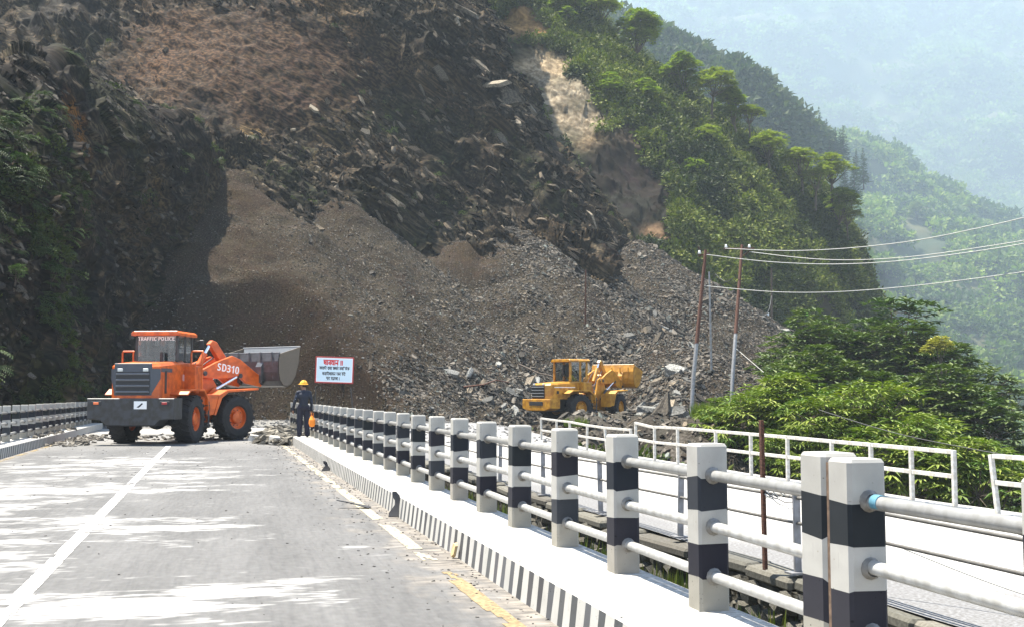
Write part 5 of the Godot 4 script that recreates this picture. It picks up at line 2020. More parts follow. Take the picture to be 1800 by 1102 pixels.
# ---------------------------------------------------------------- the warning board
# strokes of the letters on the board: each letter is its width, then lines of x, y pairs in a box 10 wide and 14 high under the head line
func letters() -> Dictionary:
	return {
		"sa": [9.0, [1, 4, 3, 3, 4, 5, 1, 8, 4, 11], [3, 7, 7, 7], [7, 0, 7, 13]], "aa": [4.0, [2, 0, 2, 13]], "va": [8.0, [6, 5, 3, 5, 1.5, 8, 3, 11, 6, 10], [6, 0, 6, 13]],
		"dha": [9.0, [1, 2, 3, 2, 4, 4, 2, 6, 1, 8, 3, 11, 7, 10], [7, 1, 7, 13]], "na": [8.0, [1, 8, 2.5, 7, 3, 9, 2, 9.5], [2, 7.5, 6, 7.5], [6, 0, 6, 13]], "!": [4.0, [2, 1, 2, 9], [2, 11.5, 2, 13]],
		"a": [10.0, [1, 3, 3, 2, 4, 4, 2, 6, 4, 8, 3, 11, 1, 10], [4, 6, 8, 6], [8, 0, 8, 13]], "ga": [8.0, [2, 2, 2, 7, 1, 9, 2.5, 10], [6, 0, 6, 13]], "da": [8.0, [4, 0, 4, 3, 1.5, 4, 2, 6, 5, 7, 5, 10, 2, 11]],
		"ii": [5.0, [2, 0, 2, 13], [2, 0, 0, -3, -4, -2.5, -6, 0]], "i": [4.0, [1, 0, 1, 13], [1, 0, 3, -3, 7, -2, 8, 0]], "u": [0.0, [-6, 12, -3, 13.5, -1.5, 12]], "kha": [11.0, [1, 2, 3, 2, 4, 5, 2, 9, 3, 12, 6, 9], [6, 5, 7, 9, 9, 7, 8, 5, 6, 5], [9, 0, 9, 13]],
		"ja": [9.0, [1, 8, 3, 10, 5, 8, 4, 5, 7, 5], [7, 0, 7, 13]], "ma": [9.0, [2, 0, 2, 9, 1, 10, 3, 10], [2, 7, 7, 7], [7, 0, 7, 13]], "ra": [6.0, [3, 0, 4, 3, 1.5, 6, 5, 12]], "ha": [7.0, [4, 0, 4, 3, 1.5, 5, 5, 6, 2, 9, 5, 12]], "ka": [10.0, [5, 0, 5, 13], [5, 6, 2, 5, 1.5, 8, 5, 8], [5, 6, 8, 5, 9, 8, 8, 10]],
		"la": [10.0, [1, 5, 3, 5, 4, 9, 6, 5, 8, 5], [8, 0, 8, 13], [2, 5, 1, 9]], "e": [0.0, [-3, 0, -6, -3]], "ta": [8.0, [6, 5, 3, 6, 2, 9, 3.5, 11], [6, 0, 6, 13]], "pa": [8.0, [2, 0, 2, 6, 4, 7.5, 6, 7], [6, 0, 6, 13]], " ": [5.0], "|": [5.0, [2, 0, 2, 13]], "dot": [0.0, [-4, -2, -3.5, -2]],
	}


func write(im: Image, words: Array, cx: float, y: float, unit: float, thick: float, c: Color) -> void:
	var l := letters()
	var total := 0.0
	for w in words: total += l[w][0]
	var x := cx - total * unit / 2
	var start := x
	for k in words.size():
		var g: Array = l[words[k]]
		for s in g.slice(1):
			for i in range(0, s.size() - 2, 2):
				stroke(im, Vector2(x + s[i] * unit, y + s[i + 1] * unit), Vector2(x + s[i + 2] * unit, y + s[i + 3] * unit), thick, c)
		x += g[0] * unit
		var brk: bool = words[k] == " " or words[k] == "!" or words[k] == "|"
		if brk or k == words.size() - 1:
			var last: float = x - (g[0] * unit if brk else 0.0)
			if last > start + unit and not words[k] == "!": stroke(im, Vector2(start, y), Vector2(last, y), thick, c)
			start = x


func stroke(im: Image, a: Vector2, b: Vector2, t: float, c: Color) -> void:
	var n := int(a.distance_to(b) / (t * 0.3)) + 1
	for i in n + 1:
		var p := a.lerp(b, float(i) / n)
		for dy in range(-int(t), int(t) + 1):
			for dx in range(-int(t), int(t) + 1):
				if dx * dx + dy * dy <= t * t / 4.0:
					var q := Vector2i(int(p.x) + dx, int(p.y) + dy)
					if q.x >= 0 and q.y >= 0 and q.x < im.get_width() and q.y < im.get_height(): im.set_pixelv(q, c)


func sign_board() -> void:
	var at := P(587, 690, 55)
	at.y = -0.1
	var o := thing("warning_sign", at, 0.14)
	tag(o, "white warning board with red frame and red and black lettering on two posts", "sign")
	var w := 1.84
	var h := 1.28
	var cy := P(587, 650, 55).y - at.y
	var mb := MB.new()
	mb.box(Vector3(0, cy, 0), Vector3(w, h, 0.03), 0.004, Basis(Vector3.BACK, -0.03))
	put("board", mb.mesh(), M.red, o)
	var im := Image.create(512, 352, false, Image.FORMAT_RGB8)
	im.fill(Color(0.80, 0.88, 0.92))
	im.fill_rect(Rect2i(0, 0, 512, 9), Color(0.98, 0.93, 0.93))
	im.fill_rect(Rect2i(0, 343, 512, 9), Color(0.98, 0.93, 0.93))
	im.fill_rect(Rect2i(0, 0, 9, 352), Color(0.98, 0.93, 0.93))
	im.fill_rect(Rect2i(503, 0, 9, 352), Color(0.98, 0.93, 0.93))
	write(im, ["sa", "aa", "va", "dha", "aa", "na", " ", "!", "!"], 236, 34, 5.0, 15, Color(0.78, 0.10, 0.10))
	write(im, ["a", "ga", "aa", "da", "ii", " ", "dha", "u", "ga", "aa", " ", "kha", "sa", "na", "e", " ", "ja", "ma", "i", " ", "ra", "ha", "e", "ka"], 256, 132, 2.85, 8, Color(0.08, 0.10, 0.13))
	write(im, ["sa", "va", "aa", "ra", "ii", "sa", "aa", "dha", "na", " ", "ra", "ka", "aa", " ", "ha", "e", "ra", "ii"], 250, 212, 3.0, 8, Color(0.08, 0.10, 0.13))
	write(im, ["pa", "aa", "ra", " ", "ga", "na", "u", "ha", "sa", " ", "|"], 240, 280, 3.0, 8, Color(0.08, 0.10, 0.13))
	var pm := StandardMaterial3D.new()
	pm.albedo_texture = ImageTexture.create_from_image(im)
	pm.roughness = 0.5
	var q := QuadMesh.new()
	q.size = Vector2(w - 0.12, h - 0.12)
	var face := put("lettered_face", q, pm, o)
	face.position = Vector3(0, cy, 0.019)
	face.rotation.z = -0.03
	for s: float in [-1.0, 1.0]:
		mb = MB.new()
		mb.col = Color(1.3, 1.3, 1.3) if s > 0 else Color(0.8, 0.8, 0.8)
		mb.box(Vector3(s * 0.90, 0.95 if s < 0 else 0.92, -0.06), Vector3(0.05, 2.3, 0.05), 0.006, Basis(Vector3.BACK, 0.10 if s > 0 else -0.01))
		put("post", mb.mesh(), M.iron, o)


# ---------------------------------------------------------------- poles and wires
func pole(called: String, foot: Vector3, tip: Vector3, r0: float, r1: float, split: float, label: String) -> Node3D:
	var o := thing(called, foot)
	tag(o, label, "utility pole", "", "")
	var mb := MB.new()
	var j := (tip - foot) * split
	mb.tube([Vector3(0, -1.5, 0), j * 0.5, j], [r0, r0], 12)
	put("lower_pipe", mb.mesh(), M.zinc, o)
	mb = MB.new()
	mb.tube([j, j + (tip - foot) * 0.004, tip - foot], [r0 * 1.12, r0, r1], 12)
	put("rusty_upper_pipe", mb.mesh(), M.rust, o)
	return o


func insulator(o: Node3D, p: Vector3) -> void:
	var mb := MB.new()
	mb.lathe([Vector2(0.02, 0), Vector2(0.09, 0.02), Vector2(0.10, 0.08), Vector2(0.05, 0.10), Vector2(0.08, 0.14), Vector2(0.05, 0.2), Vector2(0, 0.22)], p, Vector3.UP, 12)
	put("insulator", mb.mesh(), M.white, o)


func wire(called: String, pts: Array, r: float, m: Material, label: String, group := "") -> void:   # a slack wire through points, curved between them
	var o := MB.new()
	var line_: Array = []
	for i in 41: line_.append(along(pts, float(i) / 40.0 * (pts.size() - 1)))
	o.tube(line_, [r], 6)
	tag(put(called, o.mesh(), m), label, "wire", group)


func poles_and_wires() -> void:
	var a := pole("utility_pole", P(1213, 728, 62), P(1241, 440, 64), 0.115, 0.085, 0.42, "leaning steel utility pole with rusty top, the nearer and thicker of the pair")
	var t := P(1241, 440, 64) - a.position
	var mb := MB.new()
	mb.box(t + Vector3(-0.10, -0.25, 0), Vector3(0.65, 0.09, 0.09), 0.01, Basis(Vector3.BACK, 0.2))
	mb.box(t + Vector3(-0.32, 0.02, 0), Vector3(0.05, 0.4, 0.05), 0.01, Basis(Vector3.BACK, 0.5))
	put("cross_arm", mb.mesh(), M.rust, a)
	insulator(a, t + Vector3(-0.35, -0.22, 0))
	var b := pole("utility_pole", P(1283, 735, 66), P(1305, 431, 70), 0.115, 0.085, 0.47, "leaning steel utility pole with rusty top and cross arm, closer to the trees")
	t = P(1305, 431, 70) - b.position
	mb = MB.new()
	mb.box(t + Vector3(-0.2, -0.22, 0), Vector3(1.9, 0.10, 0.09), 0.01, Basis(Vector3.BACK, 0.02))
	mb.box(t + Vector3(0.35, -0.45, 0), Vector3(0.05, 0.8, 0.05), 0.01, Basis(Vector3.BACK, -0.9))
	put("cross_arm", mb.mesh(), M.rust, b)
	for x in [-1.0, 0.45]: insulator(b, t + Vector3(x, -0.18, 0))
	mb = MB.new()
	var c := thing("steel_pole", P(1251, 640, 80))
	tag(c, "thin plain grey pole standing between the two leaning utility poles", "pole")
	mb.tube([Vector3(0, -0.8, 0), P(1247, 478, 80) - c.position], [0.085, 0.06], 10)
	put("shaft", mb.mesh(), M.zinc, c)
	c = thing("wooden_pole", P(1357, 575, 120))
	tag(c, "slender far pole in front of the shaded wooded spur", "pole")
	mb = MB.new()
	mb.tube([Vector3(0, -3, 0), P(1357, 472, 120) - c.position], [0.14, 0.09], 8)
	put("shaft", mb.mesh(), M.bark, c)
	mb = MB.new()
	c = thing("rusty_post", P(1029, 548, 92))
	tag(c, "thin rusty post sticking out of the debris above the yellow loader", "post")
	mb.tube([Vector3(0, -1, 0), P(1030, 474, 92) - c.position], [0.075, 0.06], 8)
	put("shaft", mb.mesh(), M.rust, c)
	mb = MB.new()
	mb.tube([P(815, 680, 82), P(850, 676, 81.5), P(872, 668, 82), P(895, 672, 83)], [0.07, 0.06, 0.05, 0.04], 8)
	tag(put("bent_pipe", mb.mesh(), M.rust), "rusty bent pipe lying across the foot of the debris", "pipe")
	mb = MB.new()
	mb.tube([P(912, 640, 86), P(945, 655, 85), P(975, 662, 84)], [0.08, 0.06, 0.05], 8)
	tag(put("fallen_branch", mb.mesh(), M.bark), "broken reddish branch lying in the rubble behind the yellow loader", "branch")
	mb = MB.new()
	mb.tube([P(131, 398, 66), P(138, 335, 67)], [0.07, 0.05], 8)
	tag(put("bare_stake", mb.mesh(), M.zinc), "thin pale stake standing on the dark rock buttress", "stake")
	# wires to a pole beyond the frame
	wire("power_line", [P(1275, 437, 69.6), P(1400, 441, 66), P(1540, 432, 62), P(1680, 410, 58), P(1900, 355, 53), P(2300, 215, 45)], 0.024, M.wire, "topmost of the slack power lines leaving the leaning poles", "")
	wire("power_line", [P(1318, 443, 70), P(1440, 456, 66), P(1560, 455, 62), P(1700, 439, 58), P(1900, 402, 53), P(2300, 290, 45)], 0.024, M.wire, "middle power line sagging from the cross arm", "")
	wire("power_line", [P(1236, 447, 64), P(1360, 461, 62), P(1500, 464, 60), P(1660, 450, 57), P(1900, 409, 52), P(2300, 305, 45)], 0.024, M.wire, "lower power line starting from the nearer leaning pole", "")
	wire("power_line", [P(1232, 502, 63.7), P(1380, 514, 61), P(1540, 509, 59), P(1760, 484, 55), P(1960, 450, 52), P(2300, 380, 46)], 0.022, M.wire, "lowest power line, tied half way up the nearer leaning pole", "")
	wire("guy_wire", [P(1294, 612, 68), P(1350, 660, 64)], 0.016, M.wire, "taut guy wire running down from the leaning pole to the trees")
	wire("slack_cable", [P(1303, 470, 70), P(1290, 488, 71), P(1275, 495, 72), P(1258, 482, 73)], 0.02, M.dark_wire, "short loose cable drooping between the leaning poles")
	wire("slack_cable", [P(1340, 560, 110), P(1352, 545, 115), P(1357, 520, 120)], 0.03, M.dark_wire, "loose cable hanging to the slender far pole")
	wire("ground_cable", [P(1440, 720, 33), P(1560, 757, 30), P(1680, 783, 27), P(1830, 806, 25), P(2200, 830, 21)], 0.011, M.dark_wire, "dark cable slanting across the front of the green trees")
	wire("ground_cable", [B(7.0, 0.12, 11.8), B(7.9, -0.40, 10.0), B(8.6, -0.60, 7.6), B(9.4, -0.62, 5.0)], 0.010, M.wire, "pale cable trailing over the lower road beside its pipe railing")
	wire("ground_cable", [B(9.2, 0.15, 13.5), B(9.6, -0.30, 10.2), B(10.2, -0.55, 8.0), B(11.0, -0.6, 5.0)], 0.008, M.dark_wire, "thin dark cable trailing along the white lower road")


# ---------------------------------------------------------------- plants
func leafy(mb: MB, p: Vector3, dir: Vector3, up: Vector3, l: float, w: float, c: Color) -> void:   # one leaf, folded a little along its rib
	var side := dir.cross(up)
	if side.length_squared() < 1e-6: side = Vector3.RIGHT
	side = side.normalized()
	var nn := side.cross(dir).normalized()
	var m := p + dir * l * 0.45
	var tip := p + dir * l - nn * l * 0.12
	mb.col = c
	mb.tri(p, m + side * w * 0.5 + nn * w * 0.14, tip)
	mb.tri(p, tip, m - side * w * 0.5 + nn * w * 0.14)


func rand_dir() -> Vector3:
	var z := rnd(-1, 1)
	var a := rnd(0, TAU)
	var s := sqrt(1.0 - z * z)
	return Vector3(s * cos(a), z, s * sin(a))


func clump(leaves: int, l: float, w: float, c0: Color, c1: Color, squash := 0.75) -> ArrayMesh:   # a rounded spray of leaves about 2 wide
	var mb := MB.new()
	for i in leaves:
		var d := rand_dir()
		d.y = absf(d.y) * 1.2 - 0.25
		d = d.normalized()
		var r := 0.55 + 0.45 * pow(rng.randf(), 0.6)
		var p := Vector3(d.x, d.y * squash, d.z) * r * (0.85 + 0.25 * sin(d.x * 5.0 + d.z * 4.0))
		var out := (d + rand_dir() * 0.7 + Vector3(0, -0.15, 0)).normalized()
		leafy(mb, p, out, (d + Vector3.UP * 0.6 + rand_dir() * 0.5).normalized(), l * rnd(0.6, 1.25), w * rnd(0.7, 1.2), c0.lerp(c1, rng.randf()) * rnd(0.8, 1.15))
	return mb.mesh()


func tree_meshes(sd: int, h: float, crown: float, lobes: int, sprays: int, per: int, l: float, w: float, droop: float, c0: Color, c1: Color, flat := 0.7, bare_to := 0.4) -> Array:
	# [trunk and limbs, crown]: a bent trunk, a limb to every lobe, sprays of leaves over the outside of each lobe
	rng.seed = sd
	var wood := MB.new()
	var mb := MB.new()
	var lean := Vector3(rnd(-0.12, 0.12), 0, rnd(-0.12, 0.12)) * h
	var fork := Vector3(0, h * bare_to, 0) + lean * 0.5
	var tr := h * 0.022 + 0.03
	wood.tube([Vector3(0, -0.6, 0), lean * 0.15 + Vector3(0, h * bare_to * 0.5, 0), fork], [tr * 1.25, tr, tr * 0.8], 8)
	for k in lobes:
		var a := TAU * (k + rnd(-0.3, 0.3)) / lobes * 1.618
		var t := sqrt(rng.randf())
		var c := Vector3(cos(a) * crown * t * 0.68, h * lerpf(bare_to + 0.08, 0.86, 1.0 - t * t * rnd(0.4, 1.0)), sin(a) * crown * t * 0.68) + lean
		var r := crown * rnd(0.34, 0.52)
		wood.tube([fork * 0.85, fork.lerp(c, 0.5) + Vector3(0, -0.05 * h, 0), c], [tr * 0.55, tr * 0.35, tr * 0.15], 6, false)
		for s in sprays:
			var d := rand_dir()
			if d.y < -0.45: d.y = -d.y
			var p := c + Vector3(d.x, d.y * flat, d.z) * r * (0.62 + 0.42 * sqrt(rng.randf()))
			if rng.randf() < 0.35: wood.tube([c, p], [tr * 0.12, tr * 0.06], 4, false)
			var tone := c0.lerp(c1, clampf(0.5 + 0.3 * rng.randfn(0, 1), 0, 1))
			var turn := rnd(0, TAU)
			for q in per:
				var b := turn + TAU * q / per
				var out := (Vector3(cos(b), rnd(-0.2, 0.5) - droop, sin(b)) + d * 0.5).normalized()
				leafy(mb, p + out * l * 0.12, out, Vector3.UP, l * rnd(0.7, 1.2), w * rnd(0.8, 1.15), tone * rnd(0.85, 1.12))
	return [wood.mesh(), mb.mesh()]


func conifer_meshes(sd: int, h: float) -> Array:
	rng.seed = sd
	var wood := MB.new()
	wood.tube([Vector3(0, -0.5, 0), Vector3(0, h, 0)], [h * 0.018, 0.03], 6)
	var mb := MB.new()
	var y := h * 0.12
	while y < h * 0.98:
		var r := h * 0.17 * pow(1.0 - y / h, 0.75) * rnd(0.75, 1.2)
		for k in 9:
			var a := rnd(0, TAU)
			var out := Vector3(cos(a), rnd(-0.15, 0.35), sin(a)).normalized()
			for q in 3:
				leafy(mb, Vector3(0, y, 0) + out * r * 0.33 * q, (out + rand_dir() * 0.45).normalized(), Vector3.UP, maxf(r * 0.7, 0.35), maxf(r * 0.3, 0.2), Color(0.045, 0.075, 0.03) * rnd(0.7, 1.4))
		y += h * 0.035
	return [wood.mesh(), mb.mesh()]


func plant(called: String, m: Array, at: Vector3, size: float, label: String, group := "", leaf: Material = null, category := "tree") -> Node3D:
	var o := thing(called, at, rnd(0, TAU))
	o.scale = Vector3(size * rnd(0.94, 1.06), size, size * rnd(0.94, 1.06))
	put("trunk", m[0], M.bark, o)
	put("crown", m[1], leaf if leaf else M.leaf, o)
	tag(o, label, category, group)
	return o


func on_sheet(s: Dictionary) -> int:
	return rng.randi_range(0, s.nu - 1) + rng.randi_range(0, s.nv - 1) * int(s.nu)


func stand(n: Vector3) -> Basis:                          # upright, leaning a little out of the slope, turned anyhow
	var y := (Vector3.UP * 1.4 + n * 0.6 + Vector3(rnd(-0.2, 0.2), 0, rnd(-0.2, 0.2))).normalized()
	return Basis(Quaternion(Vector3.UP, y)) * Basis(Vector3.UP, rnd(0, TAU))


func cover(called: String, s: Dictionary, count: int, kinds: Array, lo: float, hi: float, c0: Color, c1: Color, keep: Callable, mats: Material) -> void:
	var lots: Array = []
	for k in kinds: lots.append([[], []])
	for i in count:
		var k := on_sheet(s)
		var p: Vector3 = s.p[k]
		var n: Vector3 = s.n[k]
		var q: float = keep.call(p)
		if rng.randf() > q: continue
		var size := lerpf(lo, hi, pow(rng.randf(), 1.8))
		var e: Array = lots[i % kinds.size()]
		e[0].append(Transform3D(stand(n).scaled_local(Vector3(size * rnd(0.8, 1.25), size * rnd(0.8, 1.3), size * rnd(0.8, 1.25))), p + Vector3(0, size * 0.25, 0)))
		var t := clampf(0.5 + n_big.get_noise_3dv(p * 2.0) * 1.6 + rnd(-0.25, 0.25), 0, 1)
		e[1].append(c0.lerp(c1, t))
	for k in kinds.size():
		if lots[k][0].size(): scatter(called, kinds[k], mats, lots[k][0], lots[k][1])


func plants() -> void:
	rng.seed = 99
	var g0 := Color(0.8, 0.85, 0.75)
	var g1 := Color(1.25, 1.15, 0.9)
	var kinds: Array = []
	for k in 4: kinds.append(clump(110, 0.34, 0.20, Color(0.045, 0.070, 0.020), Color(0.105, 0.125, 0.032)))
	var far: Array = []
	for k in 4: far.append(clump(60, 0.5, 0.36, Color(0.042, 0.068, 0.026), Color(0.085, 0.11, 0.035), 0.9))
	var spur_keep := func(p: Vector3) -> float:
		var k := 1.0 - smoothstep(0.15, 0.45, bare(p))
		return k * clampf(0.75 + n_mid.get_noise_3dv(p * 0.5) * 1.3, 0.05, 1.0)
	cover("hillside_bushes", spur, 22000, kinds, 0.4, 2.0, Color(0.36, 0.42, 0.38), Color(1.75, 1.6, 0.85), spur_keep, M.leaf)
	cover("pine_ridge_undergrowth", pine_ridge, 3500, far, 1.5, 4.0, g0, g1, func(_p): return 1.0, M.far_leaf)
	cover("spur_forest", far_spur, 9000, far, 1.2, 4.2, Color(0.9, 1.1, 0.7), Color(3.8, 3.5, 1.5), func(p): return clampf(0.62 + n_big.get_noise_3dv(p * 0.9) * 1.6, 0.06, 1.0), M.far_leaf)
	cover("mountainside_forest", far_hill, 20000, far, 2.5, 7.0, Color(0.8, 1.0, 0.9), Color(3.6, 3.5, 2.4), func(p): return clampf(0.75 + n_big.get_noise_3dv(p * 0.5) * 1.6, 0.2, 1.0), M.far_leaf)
	cover("gorge_bushes", gorge, 9000, kinds, 0.3, 1.1, g0, g1, func(p): return clampf(0.85 + n_mid.get_noise_3dv(p) * 0.8, 0, 1) if to_bridge(p).x > 16.2 else 0.0, M.leaf)
	# green over the near buttress: thick low down beside the bridge, thin above
	var fern: Array = []
	for k in 4:
		var mb := MB.new()
		for f in 16:
			var a := rnd(0, TAU)
			var out := Vector3(cos(a), rnd(0.5, 1.3), sin(a)).normalized()
			var p := Vector3.ZERO
			for q in 9:
				p += out * 0.12
				out = (out + Vector3(0, -0.16, 0)).normalized()
				var sd := out.cross(Vector3.UP).normalized()
				for s: float in [-1.0, 1.0]:
					leafy(mb, p, (sd * s + out * 0.7 + Vector3(0, -0.2, 0)).normalized(), Vector3.UP, 0.26 * (1.0 - q * 0.06), 0.06, Color(0.035, 0.075, 0.025).lerp(Color(0.08, 0.12, 0.035), rng.randf()))
		fern.append(mb.mesh())
	var near_keep := func(p: Vector3) -> float:
		var k := near(p, P(-40, 560, 42), 12.0) + near(p, P(60, 330, 54), 7.0) * 0.8 + near(p, P(120, 640, 60), 8.0) * 0.8 + near(p, P(20, 220, 58), 6.0) * 0.4 + near(p, P(60, 640, 48), 8.0)
		return clampf(k * (0.16 + 1.0 * n_mid.get_noise_3dv(p * 0.8)), 0.012, 0.6)
	cover("buttress_ferns", cliff_near, 5200, fern, 0.35, 1.0, Color(0.36, 0.40, 0.35), Color(0.75, 0.75, 0.52), near_keep, M.leaf)
	cover("buttress_shrubs", cliff_near, 3600, kinds, 0.22, 0.75, Color(0.38, 0.42, 0.34), Color(0.7, 0.7, 0.45), near_keep, M.leaf)
	cover("cliff_weeds", cliff_main, 2600, kinds, 0.15, 0.5, Color(0.55, 0.6, 0.45), Color(0.9, 0.95, 0.6), func(p): return clampf(n_big.get_noise_3dv(p * 1.7 + Vector3(31, 7, 3)) * 2.0 - 0.1, 0, 0.6), M.leaf)
	# individual shrubs on the buttress
	var shrub: Array = []
	for k in 3: shrub.append(tree_meshes(700 + k, 1.6, 1.0, 4, 16, 7, 0.30, 0.07, 0.45, Color(0.035, 0.075, 0.025), Color(0.08, 0.12, 0.04), 0.9, 0.03))
	var i := 0
	for q in [[14, 345, 55], [25, 300, 56], [150, 640, 65], [12, 500, 50], [85, 470, 53], [60, 560, 50], [35, 610, 48], [150, 545, 64], [95, 545, 57], [62, 255, 61], [75, 495, 55]]:
		var best := 0
		var bd := 1e9
		var want := Vector2(q[0], q[1])
		for k in range(0, cliff_near.p.size(), 5):
			var e: float = screen(cliff_near.p[k]).distance_to(want)
			if e < bd:
				bd = e
				best = k
		plant("shrub", shrub[i % 3], cliff_near.p[best] - Vector3(0, 0.1, 0), rnd(0.35, 0.65), ["drooping bright green shrub rooted in the dark rock buttress", "feathery green shrub high on the rock buttress", "small pale green shrub just above the railing by the orange loader"][mini(i, 2)] if i < 3 else "small leafy shrub on the dark slope above the cliff-side railing", "" if i < 3 else "shrubs on the dark buttress", null, "shrub")
		i += 1
	# trees along the skyline of the wooded spur
	var broad: Array = []
	for k in 4: broad.append(tree_meshes(40 + k, 8.0, 3.6, 13, 40, 6, 0.62, 0.34, 0.1, Color(0.10, 0.15, 0.035), Color(0.27, 0.30, 0.075), 0.95, 0.15))
	var airy: Array = []
	for k in 2: airy.append(tree_meshes(60 + k, 8.5, 3.6, 12, 24, 6, 0.6, 0.30, 0.15, Color(0.13, 0.17, 0.04), Color(0.30, 0.31, 0.08), 0.6, 0.45))
	var sky := [
		[1122, 92, 193, 1.0, 0, "big round pale green tree on the skyline, highest on the wooded spur"], [1060, 60, 193, 0.9, 0, "dark green tree on the upper edge of the wooded spur, above the bare rock face"],
		[1000, 50, 186, 0.9, 0, "dark bushy tree overhanging the top of the pale rock scar"], [1215, 160, 184, 0.85, 0, "bright yellow-green tree standing just below the biggest skyline tree"], [1257, 190, 183, 0.85, 0, "light green tree with a flat crown in the middle of the spur skyline"],
		[1190, 178, 186, 0.6, 0, "small sunlit bush on the skyline between the two highest trees"], [1300, 215, 184, 0.75, 0, "dense dark tree leaning out of the spur skyline"], [1325, 228, 184, 0.6, 0, "small dark tree on the skyline before the pine ridge"],
		[1360, 300, 178, 0.8, 1, "open pale green tree with a thin forked trunk on the spur"], [1418, 335, 176, 0.85, 1, "tall airy tree with sparse crown near the spur's end"], [1468, 345, 180, 0.9, 1, "thin bare-limbed tree leaning over the end of the spur"],
		[1440, 350, 176, 0.7, 1, "low yellowish tree beneath the airy trees"], [1480, 385, 179, 0.7, 0, "round leafy tree hanging over the spur's steep end"], [1497, 405, 180, 0.55, 0, "small bright bush at the very end of the spur skyline"],
		[1150, 205, 172, 0.75, 0, "dark green spreading tree above the blackish rock recess"], [1085, 190, 170, 0.7, 0, "grey-green tree clinging above the tan rock"], [1255, 270, 172, 0.6, 0, "lone bush on the bare brown patch of the spur"], [1230, 330, 163, 0.6, 0, "rounded bush on the shaded flank of the spur"]]
	i = 0
	for q in sky:
		var base := P(q[0] - 6, q[1] + 4, q[2])
		var m: Array = broad[i % 4] if q[4] == 0 and i % 3 != 1 else airy[i % 2]
		plant("broadleaf_tree", m, base - Vector3(0, 1.0, 0), q[3] * 1.15, q[5], "trees along the spur skyline", M.far_leaf)
		i += 1
	# pines on the ridge behind
	var pine: Array = []
	for k in 4: pine.append(conifer_meshes(80 + k, 13.0))
	rng.seed = 123
	var crest := [[1100, 58], [1165, 92], [1230, 112], [1310, 160], [1380, 202], [1440, 238], [1500, 283], [1560, 305]]
	for k in 64:
		var t := rnd(0.0, 6.4)
		var a: Array = crest[int(t)]
		var b: Array = crest[int(t) + 1]
		var f := t - int(t)
		var low := pow(rng.randf(), 1.5) * 60.0
		plant("pine_tree", pine[k % 4], P(lerpf(a[0], b[0], f), lerpf(a[1], b[1], f) + 14.0 + low, 281 - low * 0.35), rnd(0.4, 0.85), "slender hazy pine on the ridge behind the wooded spur", "pines on the ridge", M.far_leaf)
	# trees on the sunlit spur that can be told apart
	for k in 46:
		var q := on_sheet(far_spur)
		var p: Vector3 = far_spur.p[q]
		var sc := screen(p)
		if sc.x < 1500 or sc.x > 1860 or sc.y < 290 or sc.y > 620: continue
		plant("slope_tree", pine[k % 4] if k % 3 == 0 else broad[k % 4], p - Vector3(0, 0.5, 0), rnd(0.6, 1.1), ("narrow hazy conifer on the sunlit spur across the gorge" if k % 3 == 0 else "hazy round tree on the sunlit spur across the gorge"), "trees on the sunlit spur", M.far_leaf)
	# the wood between the lower road and the gorge
	var mango: Array = []
	for k in 4: mango.append(tree_meshes(200 + k, 6.0, 3.2, 9, 44, 8, 0.52, 0.115, 0.5, Color(0.070, 0.125, 0.025), Color(0.23, 0.265, 0.055), 0.9, 0.3))
	var darkt: Array = []
	for k in 4: darkt.append(tree_meshes(220 + k, 9.0, 4.2, 10, 52, 7, 0.55, 0.24, 0.25, Color(0.045, 0.078, 0.028), Color(0.12, 0.15, 0.05), 0.9, 0.25))
	var gold := tree_meshes(240, 5.0, 2.2, 6, 40, 7, 0.45, 0.2, 0.1, Color(0.30, 0.28, 0.07), Color(0.42, 0.39, 0.14), 0.7, 0.3)
	var limbs := tree_meshes(241, 9.0, 4.0, 8, 13, 7, 0.6, 0.28, 0.1, Color(0.030, 0.060, 0.018), Color(0.07, 0.105, 0.03), 0.5, 0.35)
	var wood := [
		[1345, 688, 50, 5.6, 0, 0.8, "bright green drooping-leaved tree closest to the leaning pole's foot"], [1395, 672, 48, 6.2, 0, 0.95, "bright green drooping-leaved tree behind the rusty angle post"], [1480, 690, 45, 6.0, 0, 0.95, "yellow-green drooping-leaved tree in the middle of the front row"],
		[1570, 690, 44, 6.0, 0, 0.95, "yellow-green tree with tiers of hanging leaves behind the long fence"], [1640, 735, 41, 5.6, 0, 0.9, "lower yellow-green tree sloping down behind the fence's end post"], [1730, 790, 39, 5.2, 0, 0.85, "last drooping-leaved tree of the front row, above the fence gap"], [1420, 735, 44, 4.0, 0, 0.65, "small bright tree just behind the white fence"],
		[1400, 607, 88, 9.0, 1, 1.0, "dark tree at the road edge below the distant figures"], [1450, 560, 80, 9.5, 1, 1.05, "tall dark tree with dense crown in the wood's back row"], [1530, 565, 78, 9.5, 1, 1.05, "dark glossy tree under the bare-limbed one"], [1600, 590, 76, 9.5, 1, 1.0, "dark tree beside the pale yellow tree"], [1690, 640, 72, 9.0, 1, 1.0, "dark spreading tree at the outer edge of the wood"],
		[1440, 625, 62, 8.0, 1, 0.8, "blue-green large-leaved tree behind the front row"], [1530, 630, 60, 8.0, 1, 0.85, "mid green tree with shiny leaves above the yellow-green row"], [1625, 660, 58, 8.0, 1, 0.9, "shaded tree between the dark back row and the front row"], [1715, 720, 56, 7.5, 1, 0.85, "dark tree low on the gorge bank"], [1425, 622, 66, 7.5, 1, 0.75, "dark tree behind the guy wire"], [1770, 800, 50, 6.5, 1, 0.8, "shaded tree at the brink of the gorge"],
		[1575, 518, 82, 9.0, 3, 1.05, "open crooked-limbed tree rising above the wood"], [1655, 592, 70, 5.0, 2, 0.5, "small tree with pale golden yellow leaves at the edge of the wood"]]
	i = 0
